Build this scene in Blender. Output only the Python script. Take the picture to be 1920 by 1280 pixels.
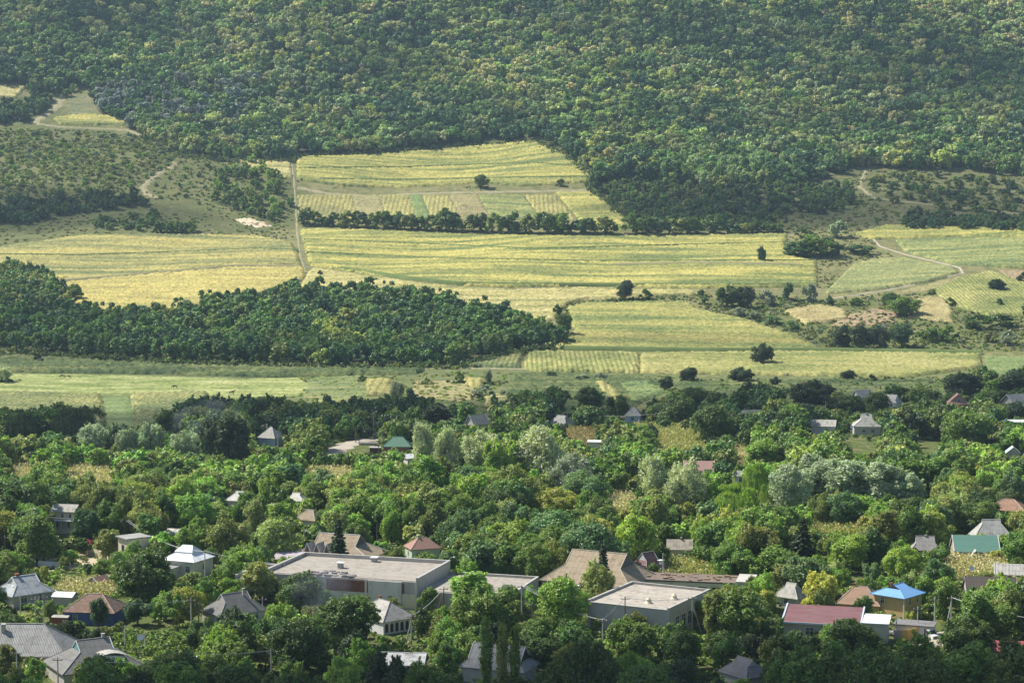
import bpy, math, random
import numpy as np
from mathutils import Vector
for o in list(bpy.data.objects): bpy.data.objects.remove(o)
SC = bpy.context.scene
COL = SC.collection
R = math.radians
# ---------------------------------------------------------------- camera
CAMZ, F, PIT = 73.0, 3630.0, math.atan(264 / 3630.0)
cam = bpy.data.objects.new('camera', bpy.data.cameras.new('camera')); COL.objects.link(cam)
cam.location = (0, 0, CAMZ); cam.rotation_euler = (math.pi / 2 - PIT, 0, 0)
cam.data.sensor_width = 36; cam.data.lens = 36 * F / 1920; cam.data.clip_start = 1; cam.data.clip_end = 9000
SC.camera = cam
# ---------------------------------------------------------------- light
SUN_AZ, SUN_EL = (-0.88, 0.42), 50
w = bpy.data.worlds.new("World"); SC.world = w; w.use_nodes = True
nt = w.node_tree; bg = nt.nodes['Background']
sky = nt.nodes.new('ShaderNodeTexSky'); sky.sky_type = 'NISHITA'; sky.sun_disc = False
sky.sun_elevation = R(SUN_EL); sky.sun_rotation = math.atan2(SUN_AZ[0], SUN_AZ[1])
nt.links.new(sky.outputs[0], bg.inputs[0]); bg.inputs[1].default_value = 0.08
sl = bpy.data.lights.new('sun', 'SUN'); sl.energy = 4.5; sl.angle = R(0.5); sl.color = (1.0, 0.95, 0.86)
sun = bpy.data.objects.new('sun', sl); COL.objects.link(sun)
_d = Vector((SUN_AZ[0], SUN_AZ[1], math.tan(R(SUN_EL)) * math.hypot(*SUN_AZ))).normalized()
SUND = _d.copy()
sun.rotation_euler = _d.to_track_quat('Z', 'Y').to_euler(); sun.location = (0, 0, 600)
SC.view_settings.view_transform = 'Standard'; SC.view_settings.look = 'None'
SC.view_settings.exposure = 0.77; SC.view_settings.gamma = 1; SC.view_settings.use_curve_mapping = False
SC.cycles.max_bounces = 5; SC.cycles.diffuse_bounces = 2; SC.cycles.transparent_max_bounces = 6; SC.cycles.volume_bounces = 0

# ---------------------------------------------------------------- terrain function
_py = [-400, -100, 0, 30, 60, 100, 150, 210, 260, 700, 728, 795, 860, 1000, 1090, 1190, 1260, 1340, 1430, 1510, 1610, 1700, 1850, 2100, 2500, 5000]
_pz = [66, 70, 69, 62, 44, 26, 14, 4, 0, 0, 0.4, 2, 5.7, 22.3, 35.8, 52, 64.7, 86.3, 114.8, 146, 195, 249, 345, 440, 500, 520]
_yy = np.arange(-600, 5200, 1.0)
_zz = np.interp(_yy, _py, _pz)
def _sm(a, n):
    p = np.pad(a, (n, n), mode='edge'); c = np.cumsum(p); return (c[2 * n:] - c[:-2 * n]) / (2 * n)
_z1 = _sm(_sm(_zz, 12), 12); _z2 = _sm(_sm(_zz, 35), 35)
_m = np.clip((_yy - 740) / 120, 0, 1)
_zt = _z1 * (1 - _m) + _z2 * _m
def HT(x, y):
    x = np.asarray(x, float); y = np.asarray(y, float)
    z = np.interp(y, _yy, _zt)
    k = np.clip((y - 880) / 300, 0, 1)
    z = z + 13 * np.exp(-((x + 300) / 120) ** 2 - ((y - 1330) / 75) ** 2)
    z = z + 12 * np.exp(-((x - (y - 1350) * -0.55 - 110) / 70) ** 2) * np.clip((y - 1330) / 150, 0, 1)
    z = z - 13 * np.exp(-((x - 20 + (y - 1450) * .25) / 60) ** 2) * np.clip((y - 1460) / 150, 0, 1)
    z = z + 14 * np.exp(-((x + 230 - (y - 1500) * .35) / 60) ** 2) * np.clip((y - 1470) / 150, 0, 1)
    z = z + k * (2.2 * np.sin(x / 47 + y / 90) * np.sin(y / 61 + 1) + 1.2 * np.sin(x / 23 - y / 37))
    z = z + np.clip((y - 1450) / 200, 0, 1) * (5 * np.sin(x / 38 + 1.3 * np.sin(y / 70)) + 4 * np.sin(x / 21 + y / 33))
    z = z + np.clip((y - 300) / 200, 0, 1) * 0.35 * np.sin(x / 31) * np.sin(y / 43)
    return z
_cp, _sp = math.cos(PIT), math.sin(PIT)
def proj(x, y, z):
    x = np.asarray(x, float); y = np.asarray(y, float); z = np.asarray(z, float) - CAMZ
    d = y * _cp - z * _sp; u = y * _sp + z * _cp
    return 960 + F * x / d, 640 - F * u / d
def rays(px, py):
    px = np.atleast_1d(np.asarray(px, float)); py = np.atleast_1d(np.asarray(py, float))
    a = (px - 960) / F; b = (640 - py) / F
    v = np.stack([a, _cp + b * _sp, -_sp + b * _cp], 1)
    return v / v[:, 1:2]
_T = np.arange(225, 2600, 1.5)
def cast(px, py):
    v = rays(px, py)
    X = v[:, 0:1] * _T; Y = np.broadcast_to(_T, X.shape); Z = CAMZ + v[:, 2:3] * _T
    D = Z - HT(X, Y)
    hit = (D[:, 1:] <= 0) & (D[:, :-1] > 0)
    i = np.where(hit.any(1), hit.argmax(1), len(_T) - 2)
    r = np.arange(len(i)); d0 = D[r, i]; d1 = D[r, i + 1]
    f = np.clip(d0 / np.where(abs(d0 - d1) < 1e-9, 1, d0 - d1), 0, 1)
    t = _T[i] + 1.5 * f
    return np.stack([v[:, 0] * t, t, HT(v[:, 0] * t, t)], 1)
def at(px, py, h=0.0):
    """world point whose height above the ground is h, seen at the pixel"""
    v = rays(px, py)[0]
    t = cast(px, py)[0][1] if h == 0 else None
    if h == 0: return (v[0] * t, t, float(HT(v[0] * t, t)))
    T = _T; z = CAMZ + v[2] * T - HT(v[0] * T, T) - h
    k = np.where((z[1:] <= 0) & (z[:-1] > 0))[0]
    k = k[0] if len(k) else len(T) - 2
    f = z[k] / (z[k] - z[k + 1]); t = T[k] + 1.5 * f
    return (v[0] * t, t, float(HT(v[0] * t, t)))
def inpoly(px, py, poly):
    px = np.asarray(px, float); py = np.asarray(py, float)
    c = np.zeros(px.shape, bool); n = len(poly)
    for i in range(n):
        x1, y1 = poly[i]; x2, y2 = poly[(i + 1) % n]
        if y1 == y2: continue
        m = ((y1 > py) != (y2 > py)) & (px < (x2 - x1) * (py - y1) / (y2 - y1) + x1)
        c ^= m
    return c

# ---------------------------------------------------------------- tagging
def tag(o, label=None, cat=None, group=None, kind=None):
    if label: o['label'] = label
    if cat: o['category'] = cat
    if group: o['group'] = group
    if kind: o['kind'] = kind
    return o
def empty(name, loc=(0, 0, 0), rz=0):
    o = bpy.data.objects.new(name, None); COL.objects.link(o); o.location = loc; o.rotation_euler = (0, 0, rz); o.empty_display_size = .5
    return o

# ---------------------------------------------------------------- materials
def newmat(name):
    m = bpy.data.materials.new(name); m.use_nodes = True
    m.node_tree.nodes.clear(); return m, m.node_tree.nodes, m.node_tree.links
def ramp(N, L, fac, stops):
    r = N.new('ShaderNodeValToRGB'); e = r.color_ramp.elements
    while len(e) < len(stops): e.new(0.5)
    for i, (p, c) in enumerate(stops): e[i].position = p; e[i].color = (*c, 1)
    L.new(fac, r.inputs[0]); return r.outputs[0]
def noise(N, L, vec, scale, detail=3, dist=0, rough=.55):
    n = N.new('ShaderNodeTexNoise'); n.inputs['Scale'].default_value = scale; n.inputs['Detail'].default_value = detail
    n.inputs['Distortion'].default_value = dist; n.inputs['Roughness'].default_value = rough
    if vec is not None: L.new(vec, n.inputs['Vector'])
    return n.outputs[0]
def mapping(N, L, vec, sc=(1, 1, 1), rot=(0, 0, 0)):
    m = N.new('ShaderNodeMapping'); m.inputs['Scale'].default_value = sc; m.inputs['Rotation'].default_value = rot
    L.new(vec, m.inputs['Vector']); return m.outputs[0]
def mix(N, L, fac, a, b, mode='MIX'):
    m = N.new('ShaderNodeMix'); m.data_type = 'RGBA'; m.blend_type = mode
    for s, v in ((m.inputs[0], fac), (m.inputs[6], a), (m.inputs[7], b)):
        if isinstance(v, (int, float)): s.default_value = v
        elif isinstance(v, tuple): s.default_value = (*v, 1)
        else: L.new(v, s)
    return m.outputs[2]
def math_(N, L, op, a, b=None):
    m = N.new('ShaderNodeMath'); m.operation = op
    for s, v in ((m.inputs[0], a), (m.inputs[1], b)):
        if v is None: continue
        if isinstance(v, (int, float)): s.default_value = v
        else: L.new(v, s)
    return m.outputs[0]
def surf(N, L, col, rough=.8, spec=.2, bump=None, bstr=.4, bdist=.1, metal=0):
    p = N.new('ShaderNodeBsdfPrincipled'); o = N.new('ShaderNodeOutputMaterial')
    if isinstance(col, tuple): p.inputs['Base Color'].default_value = (*col, 1)
    else: L.new(col, p.inputs['Base Color'])
    p.inputs['Roughness'].default_value = rough; p.inputs['Specular IOR Level'].default_value = spec; p.inputs['Metallic'].default_value = metal
    if bump is not None:
        b = N.new('ShaderNodeBump'); b.inputs['Strength'].default_value = bstr; b.inputs['Distance'].default_value = bdist
        L.new(bump, b.inputs['Height']); L.new(b.outputs[0], p.inputs['Normal'])
    L.new(p.outputs[0], o.inputs[0]); return p
def geo(N): return N.new('ShaderNodeNewGeometry').outputs['Position']
def sc3(c, k): return tuple(min(1, max(0, v * k)) for v in c)
_mc = {}
def plaster(c, dirt=.35):
    k = ('pl', c, dirt)
    if k in _mc: return _mc[k]
    m, N, L = newmat('plaster'); g = geo(N)
    n1 = noise(N, L, g, .6, 5); n2 = noise(N, L, mapping(N, L, g, (1, 1, .6)), .8, 6, .6, .7)
    c1 = mix(N, L, n1, sc3(c, .82), sc3(c, 1.12))
    f = math_(N, L, 'MULTIPLY', math_(N, L, 'GREATER_THAN', n2, .55), dirt * .75)
    c2 = mix(N, L, f, c1, sc3(c, .55))
    surf(N, L, c2, .9, .1, noise(N, L, g, 6, 3), .3, .05); _mc[k] = m; return m
def plain(c, rough=.6, spec=.3, var=.2, metal=0):
    k = ('pn', c, rough, metal)
    if k in _mc: return _mc[k]
    m, N, L = newmat('painted'); g = geo(N)
    surf(N, L, mix(N, L, noise(N, L, g, 1.7, 4), sc3(c, 1 - var), sc3(c, 1 + var)), rough, spec, metal=metal); _mc[k] = m; return m
def sheet(c, style='slate', c2=None):
    """roofing: slate = corrugated fibre-cement sheets, tile = clay tiles, metal = seamed sheet, felt = bitumen"""
    k = ('rf', c, style, c2)
    if k in _mc: return _mc[k]
    m, N, L = newmat('roof_' + style); uv = N.new('ShaderNodeUVMap').outputs[0]; g = geo(N)
    sep = N.new('ShaderNodeSeparateXYZ'); L.new(uv, sep.inputs[0]); U, V = sep.outputs[0], sep.outputs[1]
    big = noise(N, L, g, .35, 5); streak = noise(N, L, mapping(N, L, uv, (2.2, .25, 1)), 1.0, 4)
    fine = noise(N, L, uv, 3.0, 3)
    c2 = c2 or tuple(.55 * v + .04 for v in c)
    base = mix(N, L, big, sc3(c, .8), sc3(c, 1.2)); base = mix(N, L, math_(N, L, 'MULTIPLY', streak, .75), base, c2)
    base = mix(N, L, math_(N, L, 'MULTIPLY', math_(N, L, 'GREATER_THAN', noise(N, L, g, .9, 6, .5, .7), .55), .5), base, mix(N, L, noise(N, L, g, .5, 2), (.20, .16, .11), (.13, .14, .10)))
    def lines(x, per, wid):
        fr = math_(N, L, 'FRACT', math_(N, L, 'DIVIDE', x, per)); return math_(N, L, 'LESS_THAN', fr, wid)
    if style == 'slate':
        ln = math_(N, L, 'MAXIMUM', lines(V, 1.55, .06), math_(N, L, 'MULTIPLY', lines(U, 1.05, .1), .7))
        base = mix(N, L, math_(N, L, 'MULTIPLY', ln, .65), base, sc3(c, .3))
        cell = N.new('ShaderNodeTexWhiteNoise'); cell.noise_dimensions = '2D'
        sn = N.new('ShaderNodeVectorMath'); sn.operation = 'SNAP'; sn.inputs[1].default_value = (1.05, 1.55, 1); L.new(uv, sn.inputs[0]); L.new(sn.outputs[0], cell.inputs[0])
        base = mix(N, L, math_(N, L, 'MULTIPLY', cell.outputs[0], .3), base, sc3(c, 1.35))
        wv = math_(N, L, 'SINE', math_(N, L, 'MULTIPLY', U, 2 * math.pi / .26)); bp, bs = wv, .6
    elif style == 'tile':
        ln = lines(V, .36, .3); base = mix(N, L, fine, base, sc3(c, 1.35))
        base = mix(N, L, math_(N, L, 'MULTIPLY', ln, .55), base, sc3(c2, .45))
        base = mix(N, L, math_(N, L, 'MULTIPLY', math_(N, L, 'GREATER_THAN', noise(N, L, mapping(N, L, uv, (.6, 2.6, 1)), 1, 4), .56), .6), base, (.33, .3, .25))
        bp, bs = math_(N, L, 'FRACT', math_(N, L, 'DIVIDE', V, .36)), .7
    elif style == 'metal':
        ln = lines(U, .55, .12); base = mix(N, L, .7, base, c)
        base = mix(N, L, math_(N, L, 'MULTIPLY', ln, .4), base, sc3(c, .5)); bp, bs = ln, .5
        base = mix(N, L, math_(N, L, 'MULTIPLY', lines(V, 2.4, .03), .5), base, sc3(c, .45))
    else:
        ln = lines(V, 3.2, .02); patch = noise(N, L, mapping(N, L, uv, (.25, .9, 1)), .8, 2)
        base = mix(N, L, math_(N, L, 'MULTIPLY', math_(N, L, 'GREATER_THAN', patch, .52), .35), base, sc3(c, .62))
        base = mix(N, L, math_(N, L, 'MULTIPLY', ln, .6), base, sc3(c, .4)); bp, bs = fine, .3
    surf(N, L, base, .55 if style == 'metal' else .85, .25 if style == 'metal' else .15, bp, bs, .04); _mc[k] = m; return m
def leaf_mat(name, source='obj', trans=.30, gloss=.035):
    m, N, L = newmat(name)
    if source == 'obj': base = N.new('ShaderNodeObjectInfo').outputs['Color']
    else:
        a = N.new('ShaderNodeAttribute'); a.attribute_name = 'tint'; base = a.outputs['Color']
    v = N.new('ShaderNodeAttribute'); v.attribute_name = 'lv'
    hs = N.new('ShaderNodeHueSaturation'); L.new(base, hs.inputs['Color'])
    n = noise(N, L, geo(N), .55, 2)
    L.new(math_(N, L, 'ADD', math_(N, L, 'MULTIPLY', n, .10), .455), hs.inputs['Hue'])
    L.new(math_(N, L, 'ADD', math_(N, L, 'MULTIPLY', v.outputs['Fac'], 1.5), .25), hs.inputs['Value'])
    hs.inputs['Saturation'].default_value = 1.0
    d = N.new('ShaderNodeBsdfDiffuse'); t = N.new('ShaderNodeBsdfTranslucent'); gl = N.new('ShaderNodeBsdfGlossy'); gl.inputs['Roughness'].default_value = .45
    L.new(hs.outputs[0], d.inputs[0]); L.new(mix(N, L, 1.0, hs.outputs[0], (1.1, 1.25, .6), 'MULTIPLY'), t.inputs[0])
    m1 = N.new('ShaderNodeMixShader'); m1.inputs[0].default_value = trans; L.new(d.outputs[0], m1.inputs[1]); L.new(t.outputs[0], m1.inputs[2])
    m2 = N.new('ShaderNodeMixShader'); m2.inputs[0].default_value = gloss; L.new(m1.outputs[0], m2.inputs[1]); L.new(gl.outputs[0], m2.inputs[2])
    o = N.new('ShaderNodeOutputMaterial'); L.new(m2.outputs[0], o.inputs[0]); return m
LEAF = leaf_mat('foliage'); LEAFS = leaf_mat('foliage_mass', 'attr')
def bark_():
    m, N, L = newmat('bark'); g = geo(N)
    surf(N, L, mix(N, L, noise(N, L, mapping(N, L, g, (4, 4, .8)), 2, 4), (.06, .048, .035), (.17, .145, .11)), .95, .1, noise(N, L, mapping(N, L, g, (9, 9, 1.5)), 2, 3), .6, .05); return m
BARK = bark_()

# ---------------------------------------------------------------- mesh builder
class MB:
    def __init__(s): s.v = []; s.f = []
    def add(s, vs, fs):
        b = len(s.v); s.v += [tuple(p) for p in vs]; s.f += [tuple(b + i for i in f) for f in fs]; return s
    def box(s, x0, y0, z0, x1, y1, z1):
        return s.add([(x0, y0, z0), (x1, y0, z0), (x1, y1, z0), (x0, y1, z0), (x0, y0, z1), (x1, y0, z1), (x1, y1, z1), (x0, y1, z1)],
                     [(3, 2, 1, 0), (4, 5, 6, 7), (0, 1, 5, 4), (1, 2, 6, 5), (2, 3, 7, 6), (3, 0, 4, 7)])
    def tube(s, p, q, r0, r1=None, n=6, cap=True):
        r1 = r0 if r1 is None else r1; p = Vector(p); q = Vector(q); d = (q - p).normalized()
        a = d.orthogonal().normalized(); b = d.cross(a)
        vs = [p + (a * math.cos(t) + b * math.sin(t)) * r0 for t in [2 * math.pi * i / n for i in range(n)]]
        vs += [q + (a * math.cos(t) + b * math.sin(t)) * r1 for t in [2 * math.pi * i / n for i in range(n)]]
        fs = [(i, (i + 1) % n, n + (i + 1) % n, n + i) for i in range(n)]
        if cap: fs += [tuple(range(n - 1, -1, -1)), tuple(range(n, 2 * n))]
        return s.add(vs, fs)
    def path(s, pts, r, n=5):
        for a, b in zip(pts[:-1], pts[1:]): s.tube(a, b, r, r, n, False)
        return s
    def prism(s, poly, y0, y1):      # poly in (x,z)
        n = len(poly); vs = [(x, y0, z) for x, z in poly] + [(x, y1, z) for x, z in poly]
        return s.add(vs, [tuple(range(n)), tuple(range(2 * n - 1, n - 1, -1))] + [((i + 1) % n, i, n + i, n + (i + 1) % n) for i in range(n)])
    def lathe(s, prof, n=10, c=(0, 0)):
        k = len(prof); vs = []
        for i in range(n):
            t = 2 * math.pi * i / n; vs += [(c[0] + r * math.cos(t), c[1] + r * math.sin(t), z) for r, z in prof]
        fs = [(i * k + j, ((i + 1) % n) * k + j, ((i + 1) % n) * k + j + 1, i * k + j + 1) for i in range(n) for j in range(k - 1)]
        return s.add(vs, fs)
    def build(s, name, mat, parent=None, smooth=False):
        me = bpy.data.meshes.new(name); me.from_pydata(s.v, [], s.f); me.update()
        uv = me.uv_layers.new(name='UVMap')
        Z = Vector((0, 0, 1))
        for p in me.polygons:
            n = p.normal
            e = Z.cross(n)
            e = Vector((1, 0, 0)) if e.length < 1e-3 else e.normalized()
            t = n.cross(e)
            for li in p.loop_indices:
                co = me.vertices[me.loops[li].vertex_index].co; uv.data[li].uv = (co.dot(e), co.dot(t))
            p.use_smooth = smooth
        me.materials.append(mat)
        o = bpy.data.objects.new(name, me); COL.objects.link(o)
        if parent: o.parent = parent
        return o
def grid_mesh(name, V, Fq, mats, smooth=True, attrs=None, fmat=None):
    me = bpy.data.meshes.new(name); nv = len(V); nf = len(Fq); k = Fq.shape[1]
    me.vertices.add(nv); me.vertices.foreach_set('co', np.ascontiguousarray(V, dtype=np.float32).ravel())
    me.loops.add(nf * k); me.loops.foreach_set('vertex_index', np.ascontiguousarray(Fq, dtype=np.int32).ravel())
    me.polygons.add(nf); me.polygons.foreach_set('loop_start', np.arange(0, nf * k, k, dtype=np.int32))
    try: me.polygons.foreach_set('loop_total', np.full(nf, k, dtype=np.int32))
    except Exception: pass
    me.polygons.foreach_set('use_smooth', np.full(nf, smooth))
    for m in mats: me.materials.append(m)
    if fmat is not None: me.polygons.foreach_set('material_index', np.ascontiguousarray(fmat, dtype=np.int32))
    for an, (ty, arr) in (attrs or {}).items():
        a = me.attributes.new(an, ty, 'POINT')
        a.data.foreach_set('value' if ty == 'FLOAT' else 'color', np.ascontiguousarray(arr, dtype=np.float32).ravel())
    me.update(calc_edges=True); return me
def link(name, me, parent=None):
    o = bpy.data.objects.new(name, me); COL.objects.link(o)
    if parent: o.parent = parent
    return o
# ---------------------------------------------------------------- terrain sheet
def dens(poly, k=6, closed=True):
    out = []; n = len(poly)
    for i in range(n if closed else n - 1):
        a = poly[i]; b = poly[(i + 1) % n]
        for j in range(k): out.append((a[0] + (b[0] - a[0]) * j / k, a[1] + (b[1] - a[1]) * j / k))
    if not closed: out.append(poly[-1])
    return out
FOREST = [(-700, 150), (0, 160), (52, 160), (60, 183), (95, 178), (130, 163), (175, 170), (180, 205), (240, 236), (245, 252), (330, 287), (430, 300), (540, 302), (560, 291), (700, 286), (860, 272),
          (1000, 262), (1060, 288), (1112, 328), (1112, 352), (1150, 385), (1176, 406), (1182, 434), (1300, 434), (1440, 432), (1480, 405), (1560, 405), (1610, 390), (1618, 312), (1700, 317), (1800, 322), (1920, 332), (2700, 345), (2700, -900), (-700, -900)]
VILLAGE = [(-300, 800), (0, 800), (200, 812), (240, 832), (390, 800), (520, 792), (760, 785), (850, 800), (960, 792), (1050, 775), (1180, 792), (1250, 776), (1350, 772), (1480, 766),
           (1600, 766), (1700, 760), (1780, 742), (1920, 728), (2300, 728), (2300, 1900), (-300, 1900)]
WOOD = [(-120, 505), (60, 520), (120, 585), (200, 602), (300, 602), (420, 577), (560, 556), (700, 556), (850, 575), (940, 600), (1030, 628), (1060, 648), (960, 660), (860, 686), (600, 688), (400, 683), (200, 670), (0, 655), (-120, 640)]
def world_poly(poly, k=6):
    d = dens(poly, k); c = cast([p[0] for p in d], [p[1] for p in d]); return [(a[0], a[1]) for a in c]
xs = np.arange(-900, 901, 6.0); ys = np.concatenate([np.arange(-400, 240, 8.0), np.arange(240, 1900, 5.0), np.arange(1900, 2301, 10.0)])
X, Y = np.meshgrid(xs, ys); Z = HT(X, Y)
pxx, pyy = proj(X, np.maximum(Y, 60), Z); pxx[Y < 60] = 0; pyy[Y < 60] = 1500
tone = np.zeros(X.shape + (4,), np.float32); tone[..., :3] = (.23, .225, .10); tone[..., 3] = 1
tone[inpoly(pxx, pyy, FOREST)] = (.055, .06, .03, 1)
tone[inpoly(pxx, pyy, WOOD)] = (.05, .06, .028, 1)
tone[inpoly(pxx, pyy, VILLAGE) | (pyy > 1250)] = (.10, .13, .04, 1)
tone[inpoly(pxx, pyy, [(-700, 165), (60, 183), (320, 285), (560, 330), (560, 430), (0, 470), (-700, 500)])] = (.145, .16, .065, 1)
tone[inpoly(pxx, pyy, [(-700, 690), (2400, 690), (2400, 740), (1250, 745), (900, 800), (-700, 810)])] = (.15, .18, .075, 1)
tone[inpoly(pxx, pyy, [(1300, 560), (1920, 560), (1920, 660), (1500, 660), (1400, 600)])] = (.15, .17, .06, 1)
tone[inpoly(pxx, pyy, [(1440, 400), (1620, 300), (2400, 310), (2400, 430), (1600, 430), (1440, 440)])] = (.15, .155, .07, 1)
ny, nx = X.shape; idx = np.arange(ny * nx).reshape(ny, nx)
Fq = np.stack([idx[:-1, :-1], idx[:-1, 1:], idx[1:, 1:], idx[1:, :-1]], -1).reshape(-1, 4)
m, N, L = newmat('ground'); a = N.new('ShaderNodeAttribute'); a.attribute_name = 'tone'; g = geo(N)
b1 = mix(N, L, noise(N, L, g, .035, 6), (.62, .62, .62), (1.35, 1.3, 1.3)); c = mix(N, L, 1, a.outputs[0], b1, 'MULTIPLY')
c = mix(N, L, math_(N, L, 'MULTIPLY', math_(N, L, 'GREATER_THAN', noise(N, L, g, .11, 5), .55), .45), c, (.09, .12, .04))
c = mix(N, L, math_(N, L, 'MULTIPLY', math_(N, L, 'GREATER_THAN', noise(N, L, g, .22, 6, .6, .7), .53), .5), c, (.10, .125, .045))
c = mix(N, L, math_(N, L, 'MULTIPLY', math_(N, L, 'LESS_THAN', noise(N, L, mapping(N, L, g, (1, .7, 1)), .31, 6, .4, .7), .44), .5), c, (.26, .215, .12))
c = mix(N, L, 1, c, mix(N, L, noise(N, L, g, .9, 4, 0, .7), (.5, .5, .5), (1.4, 1.4, 1.35)), 'MULTIPLY')
surf(N, L, c, .95, .05, noise(N, L, g, .8, 4), .7, .6); GROUND = m
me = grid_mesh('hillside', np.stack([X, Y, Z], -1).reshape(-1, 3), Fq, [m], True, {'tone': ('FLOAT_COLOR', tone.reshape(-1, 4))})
tag(link('ground', me), 'valley floor and rising grassy hillside', 'ground', kind='structure')

# ---------------------------------------------------------------- fields
rngf = np.random.default_rng(5)
def crop_mat(cols, sc=(.012, .16), rot=0, fine=.8, rows=0, rowdir=0, seed=0.0, contrast=1.0, bump=.5):
    m, N, L = newmat('crop'); g = geo(N)
    mp = mapping(N, L, g, (sc[0], sc[1], 0), (0, 0, R(rot)))
    ad = N.new('ShaderNodeVectorMath'); ad.operation = 'ADD'; ad.inputs[1].default_value = (seed * 3.1, seed * 1.7, seed); L.new(mp, ad.inputs[0])
    s = noise(N, L, ad.outputs[0], 1, 4, .4, .6)
    cols = [sc3(c_, .80) for c_ in cols]; cols = [tuple(v * q for v, q in zip(c_, (.96, .94, .96))) for c_ in cols]
    lo, mid, hi = .5 - .14 / contrast, .5, .5 + .14 / contrast
    c = ramp(N, L, s, [(lo, cols[0]), (mid, cols[1]), (hi, cols[2])])
    c = mix(N, L, math_(N, L, 'MULTIPLY', math_(N, L, 'GREATER_THAN', noise(N, L, g, .05, 5, .5), .57), .3), c, sc3(cols[0], .8))
    if rows:
        mr = mapping(N, L, g, (1, 1, 0), (0, 0, R(rowdir))); sp = N.new('ShaderNodeSeparateXYZ'); L.new(mr, sp.inputs[0])
        sn = math_(N, L, 'SINE', math_(N, L, 'ADD', math_(N, L, 'MULTIPLY', sp.outputs[0], 2 * math.pi / rows), math_(N, L, 'MULTIPLY', noise(N, L, g, .1, 2), 3)))
        c = mix(N, L, math_(N, L, 'MULTIPLY', math_(N, L, 'GREATER_THAN', sn, .15), .5), c, sc3(cols[0], .5))
    f = noise(N, L, mapping(N, L, g, (1, .55, 1)), fine, 3, 0, .7)
    c = mix(N, L, 1, c, ramp(N, L, f, [(.32, (.52, .57, .54)), (.5, (1, 1, 1)), (.68, (1.42, 1.38, 1.25))]), 'MULTIPLY')
    surf(N, L, c, .9, .1, f, bump, .5); return m
def patch(poly, name, label, cat, mat, lift=1.3, amp=.38, step=1.2, k=6, kind='stuff', edge=True):
    wp = world_poly(poly, k); ax = [p[0] for p in wp]; ay = [p[1] for p in wp]
    gx = np.arange(min(ax) - step, max(ax) + 2 * step, step); gy = np.arange(min(ay) - step, max(ay) + 2 * step, step)
    X, Y = np.meshgrid(gx, gy)
    cx = (X[:-1, :-1] + X[1:, 1:]) / 2; cy = (Y[:-1, :-1] + Y[1:, 1:]) / 2
    keep = inpoly(cx, cy, wp)
    cnt = np.zeros(X.shape, int)
    for sy in (0, 1):
        for sx in (0, 1): cnt[sy:sy + keep.shape[0], sx:sx + keep.shape[1]] += keep
    jx = X + rngf.uniform(-.3, .3, X.shape) * step; jy = Y + rngf.uniform(-.3, .3, X.shape) * step
    Z = HT(jx, jy) + np.where(cnt == 4, lift + amp * rngf.uniform(-1, 1, X.shape), 0.03 if edge else lift)
    ny, nx = X.shape; idx = np.arange(ny * nx).reshape(ny, nx)
    Fq = np.stack([idx[:-1, :-1], idx[:-1, 1:], idx[1:, 1:], idx[1:, :-1]], -1)[keep]
    if not len(Fq): print('EMPTY PATCH', label); return None
    u, inv = np.unique(Fq, return_inverse=True); V = np.stack([jx, jy, Z], -1).reshape(-1, 3)[u]
    me = grid_mesh(name, V, inv.reshape(-1, 4), [mat], amp > .1)
    return tag(link(name, me), label, cat, kind=kind)
YG = [(.20, .25, .085), (.42, .41, .12), (.60, .54, .16)]
YT = [(.30, .31, .12), (.50, .46, .17), (.64, .57, .26)]
GR = [(.16, .22, .09), (.30, .34, .12), (.42, .42, .15)]
DG = [(.07, .11, .045), (.12, .165, .06), (.22, .24, .09)]
M_yg = crop_mat(YG, seed=1); M_yg2 = crop_mat(YG, (.010, .11), rot=-3, seed=2, contrast=1.2); M_yt = crop_mat(YT, seed=3)
M_gr = crop_mat(GR, seed=4); M_dg = crop_mat(DG, (.02, .12), seed=5)
M_left = crop_mat([(.22, .25, .10), (.40, .38, .14), (.56, .49, .16)], (.010, .10), rot=5, seed=6, contrast=1.2)
M_meadow = crop_mat([(.21, .27, .08), (.33, .39, .13), (.46, .47, .20)], (.03, .12), seed=7, fine=.7, contrast=1.4)
M_rows = crop_mat([(.22, .27, .09), (.40, .42, .14), (.52, .50, .18)], (.03, .03), rows=2.1, rowdir=0, seed=8)
M_rowsd = crop_mat([(.14, .19, .08), (.28, .31, .12), (.40, .40, .15)], (.03, .03), rows=2.1, rowdir=4, seed=9)
M_pink = crop_mat([(.34, .25, .15), (.44, .33, .20), (.36, .35, .16)], (.03, .12), seed=10)
M_tan = crop_mat([(.30, .27, .13), (.40, .35, .17), (.38, .38, .16)], (.02, .12), seed=11)
M_rowsY = crop_mat([(.34, .33, .13), (.48, .45, .16), (.56, .51, .19)], (.03, .03), rows=3.0, rowdir=0, seed=12)
M_green = crop_mat([(.17, .24, .09), (.22, .30, .11), (.28, .34, .13)], (.02, .1), seed=13)
M_dry = crop_mat([(.36, .30, .14), (.46, .40, .18), (.54, .48, .22)], (.06, .06), seed=14, fine=1.2)
def F_(label, poly, mat, **k): return patch(poly, k.pop('name', 'maize_field'), label, k.pop('cat', 'field'), mat, **k)
F_('yellow green terraced field highest on the slope under the forest', [(556, 296), (700, 291), (860, 278), (1000, 264), (1060, 290), (1108, 328), (1104, 342), (980, 350), (900, 344), (760, 352), (640, 350), (557, 338)], M_yg)
F_('pale yellow field wedge at the forest foot left of the cart track', [(430, 300), (545, 304), (550, 335), (520, 332), (470, 312)], M_yt)
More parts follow.
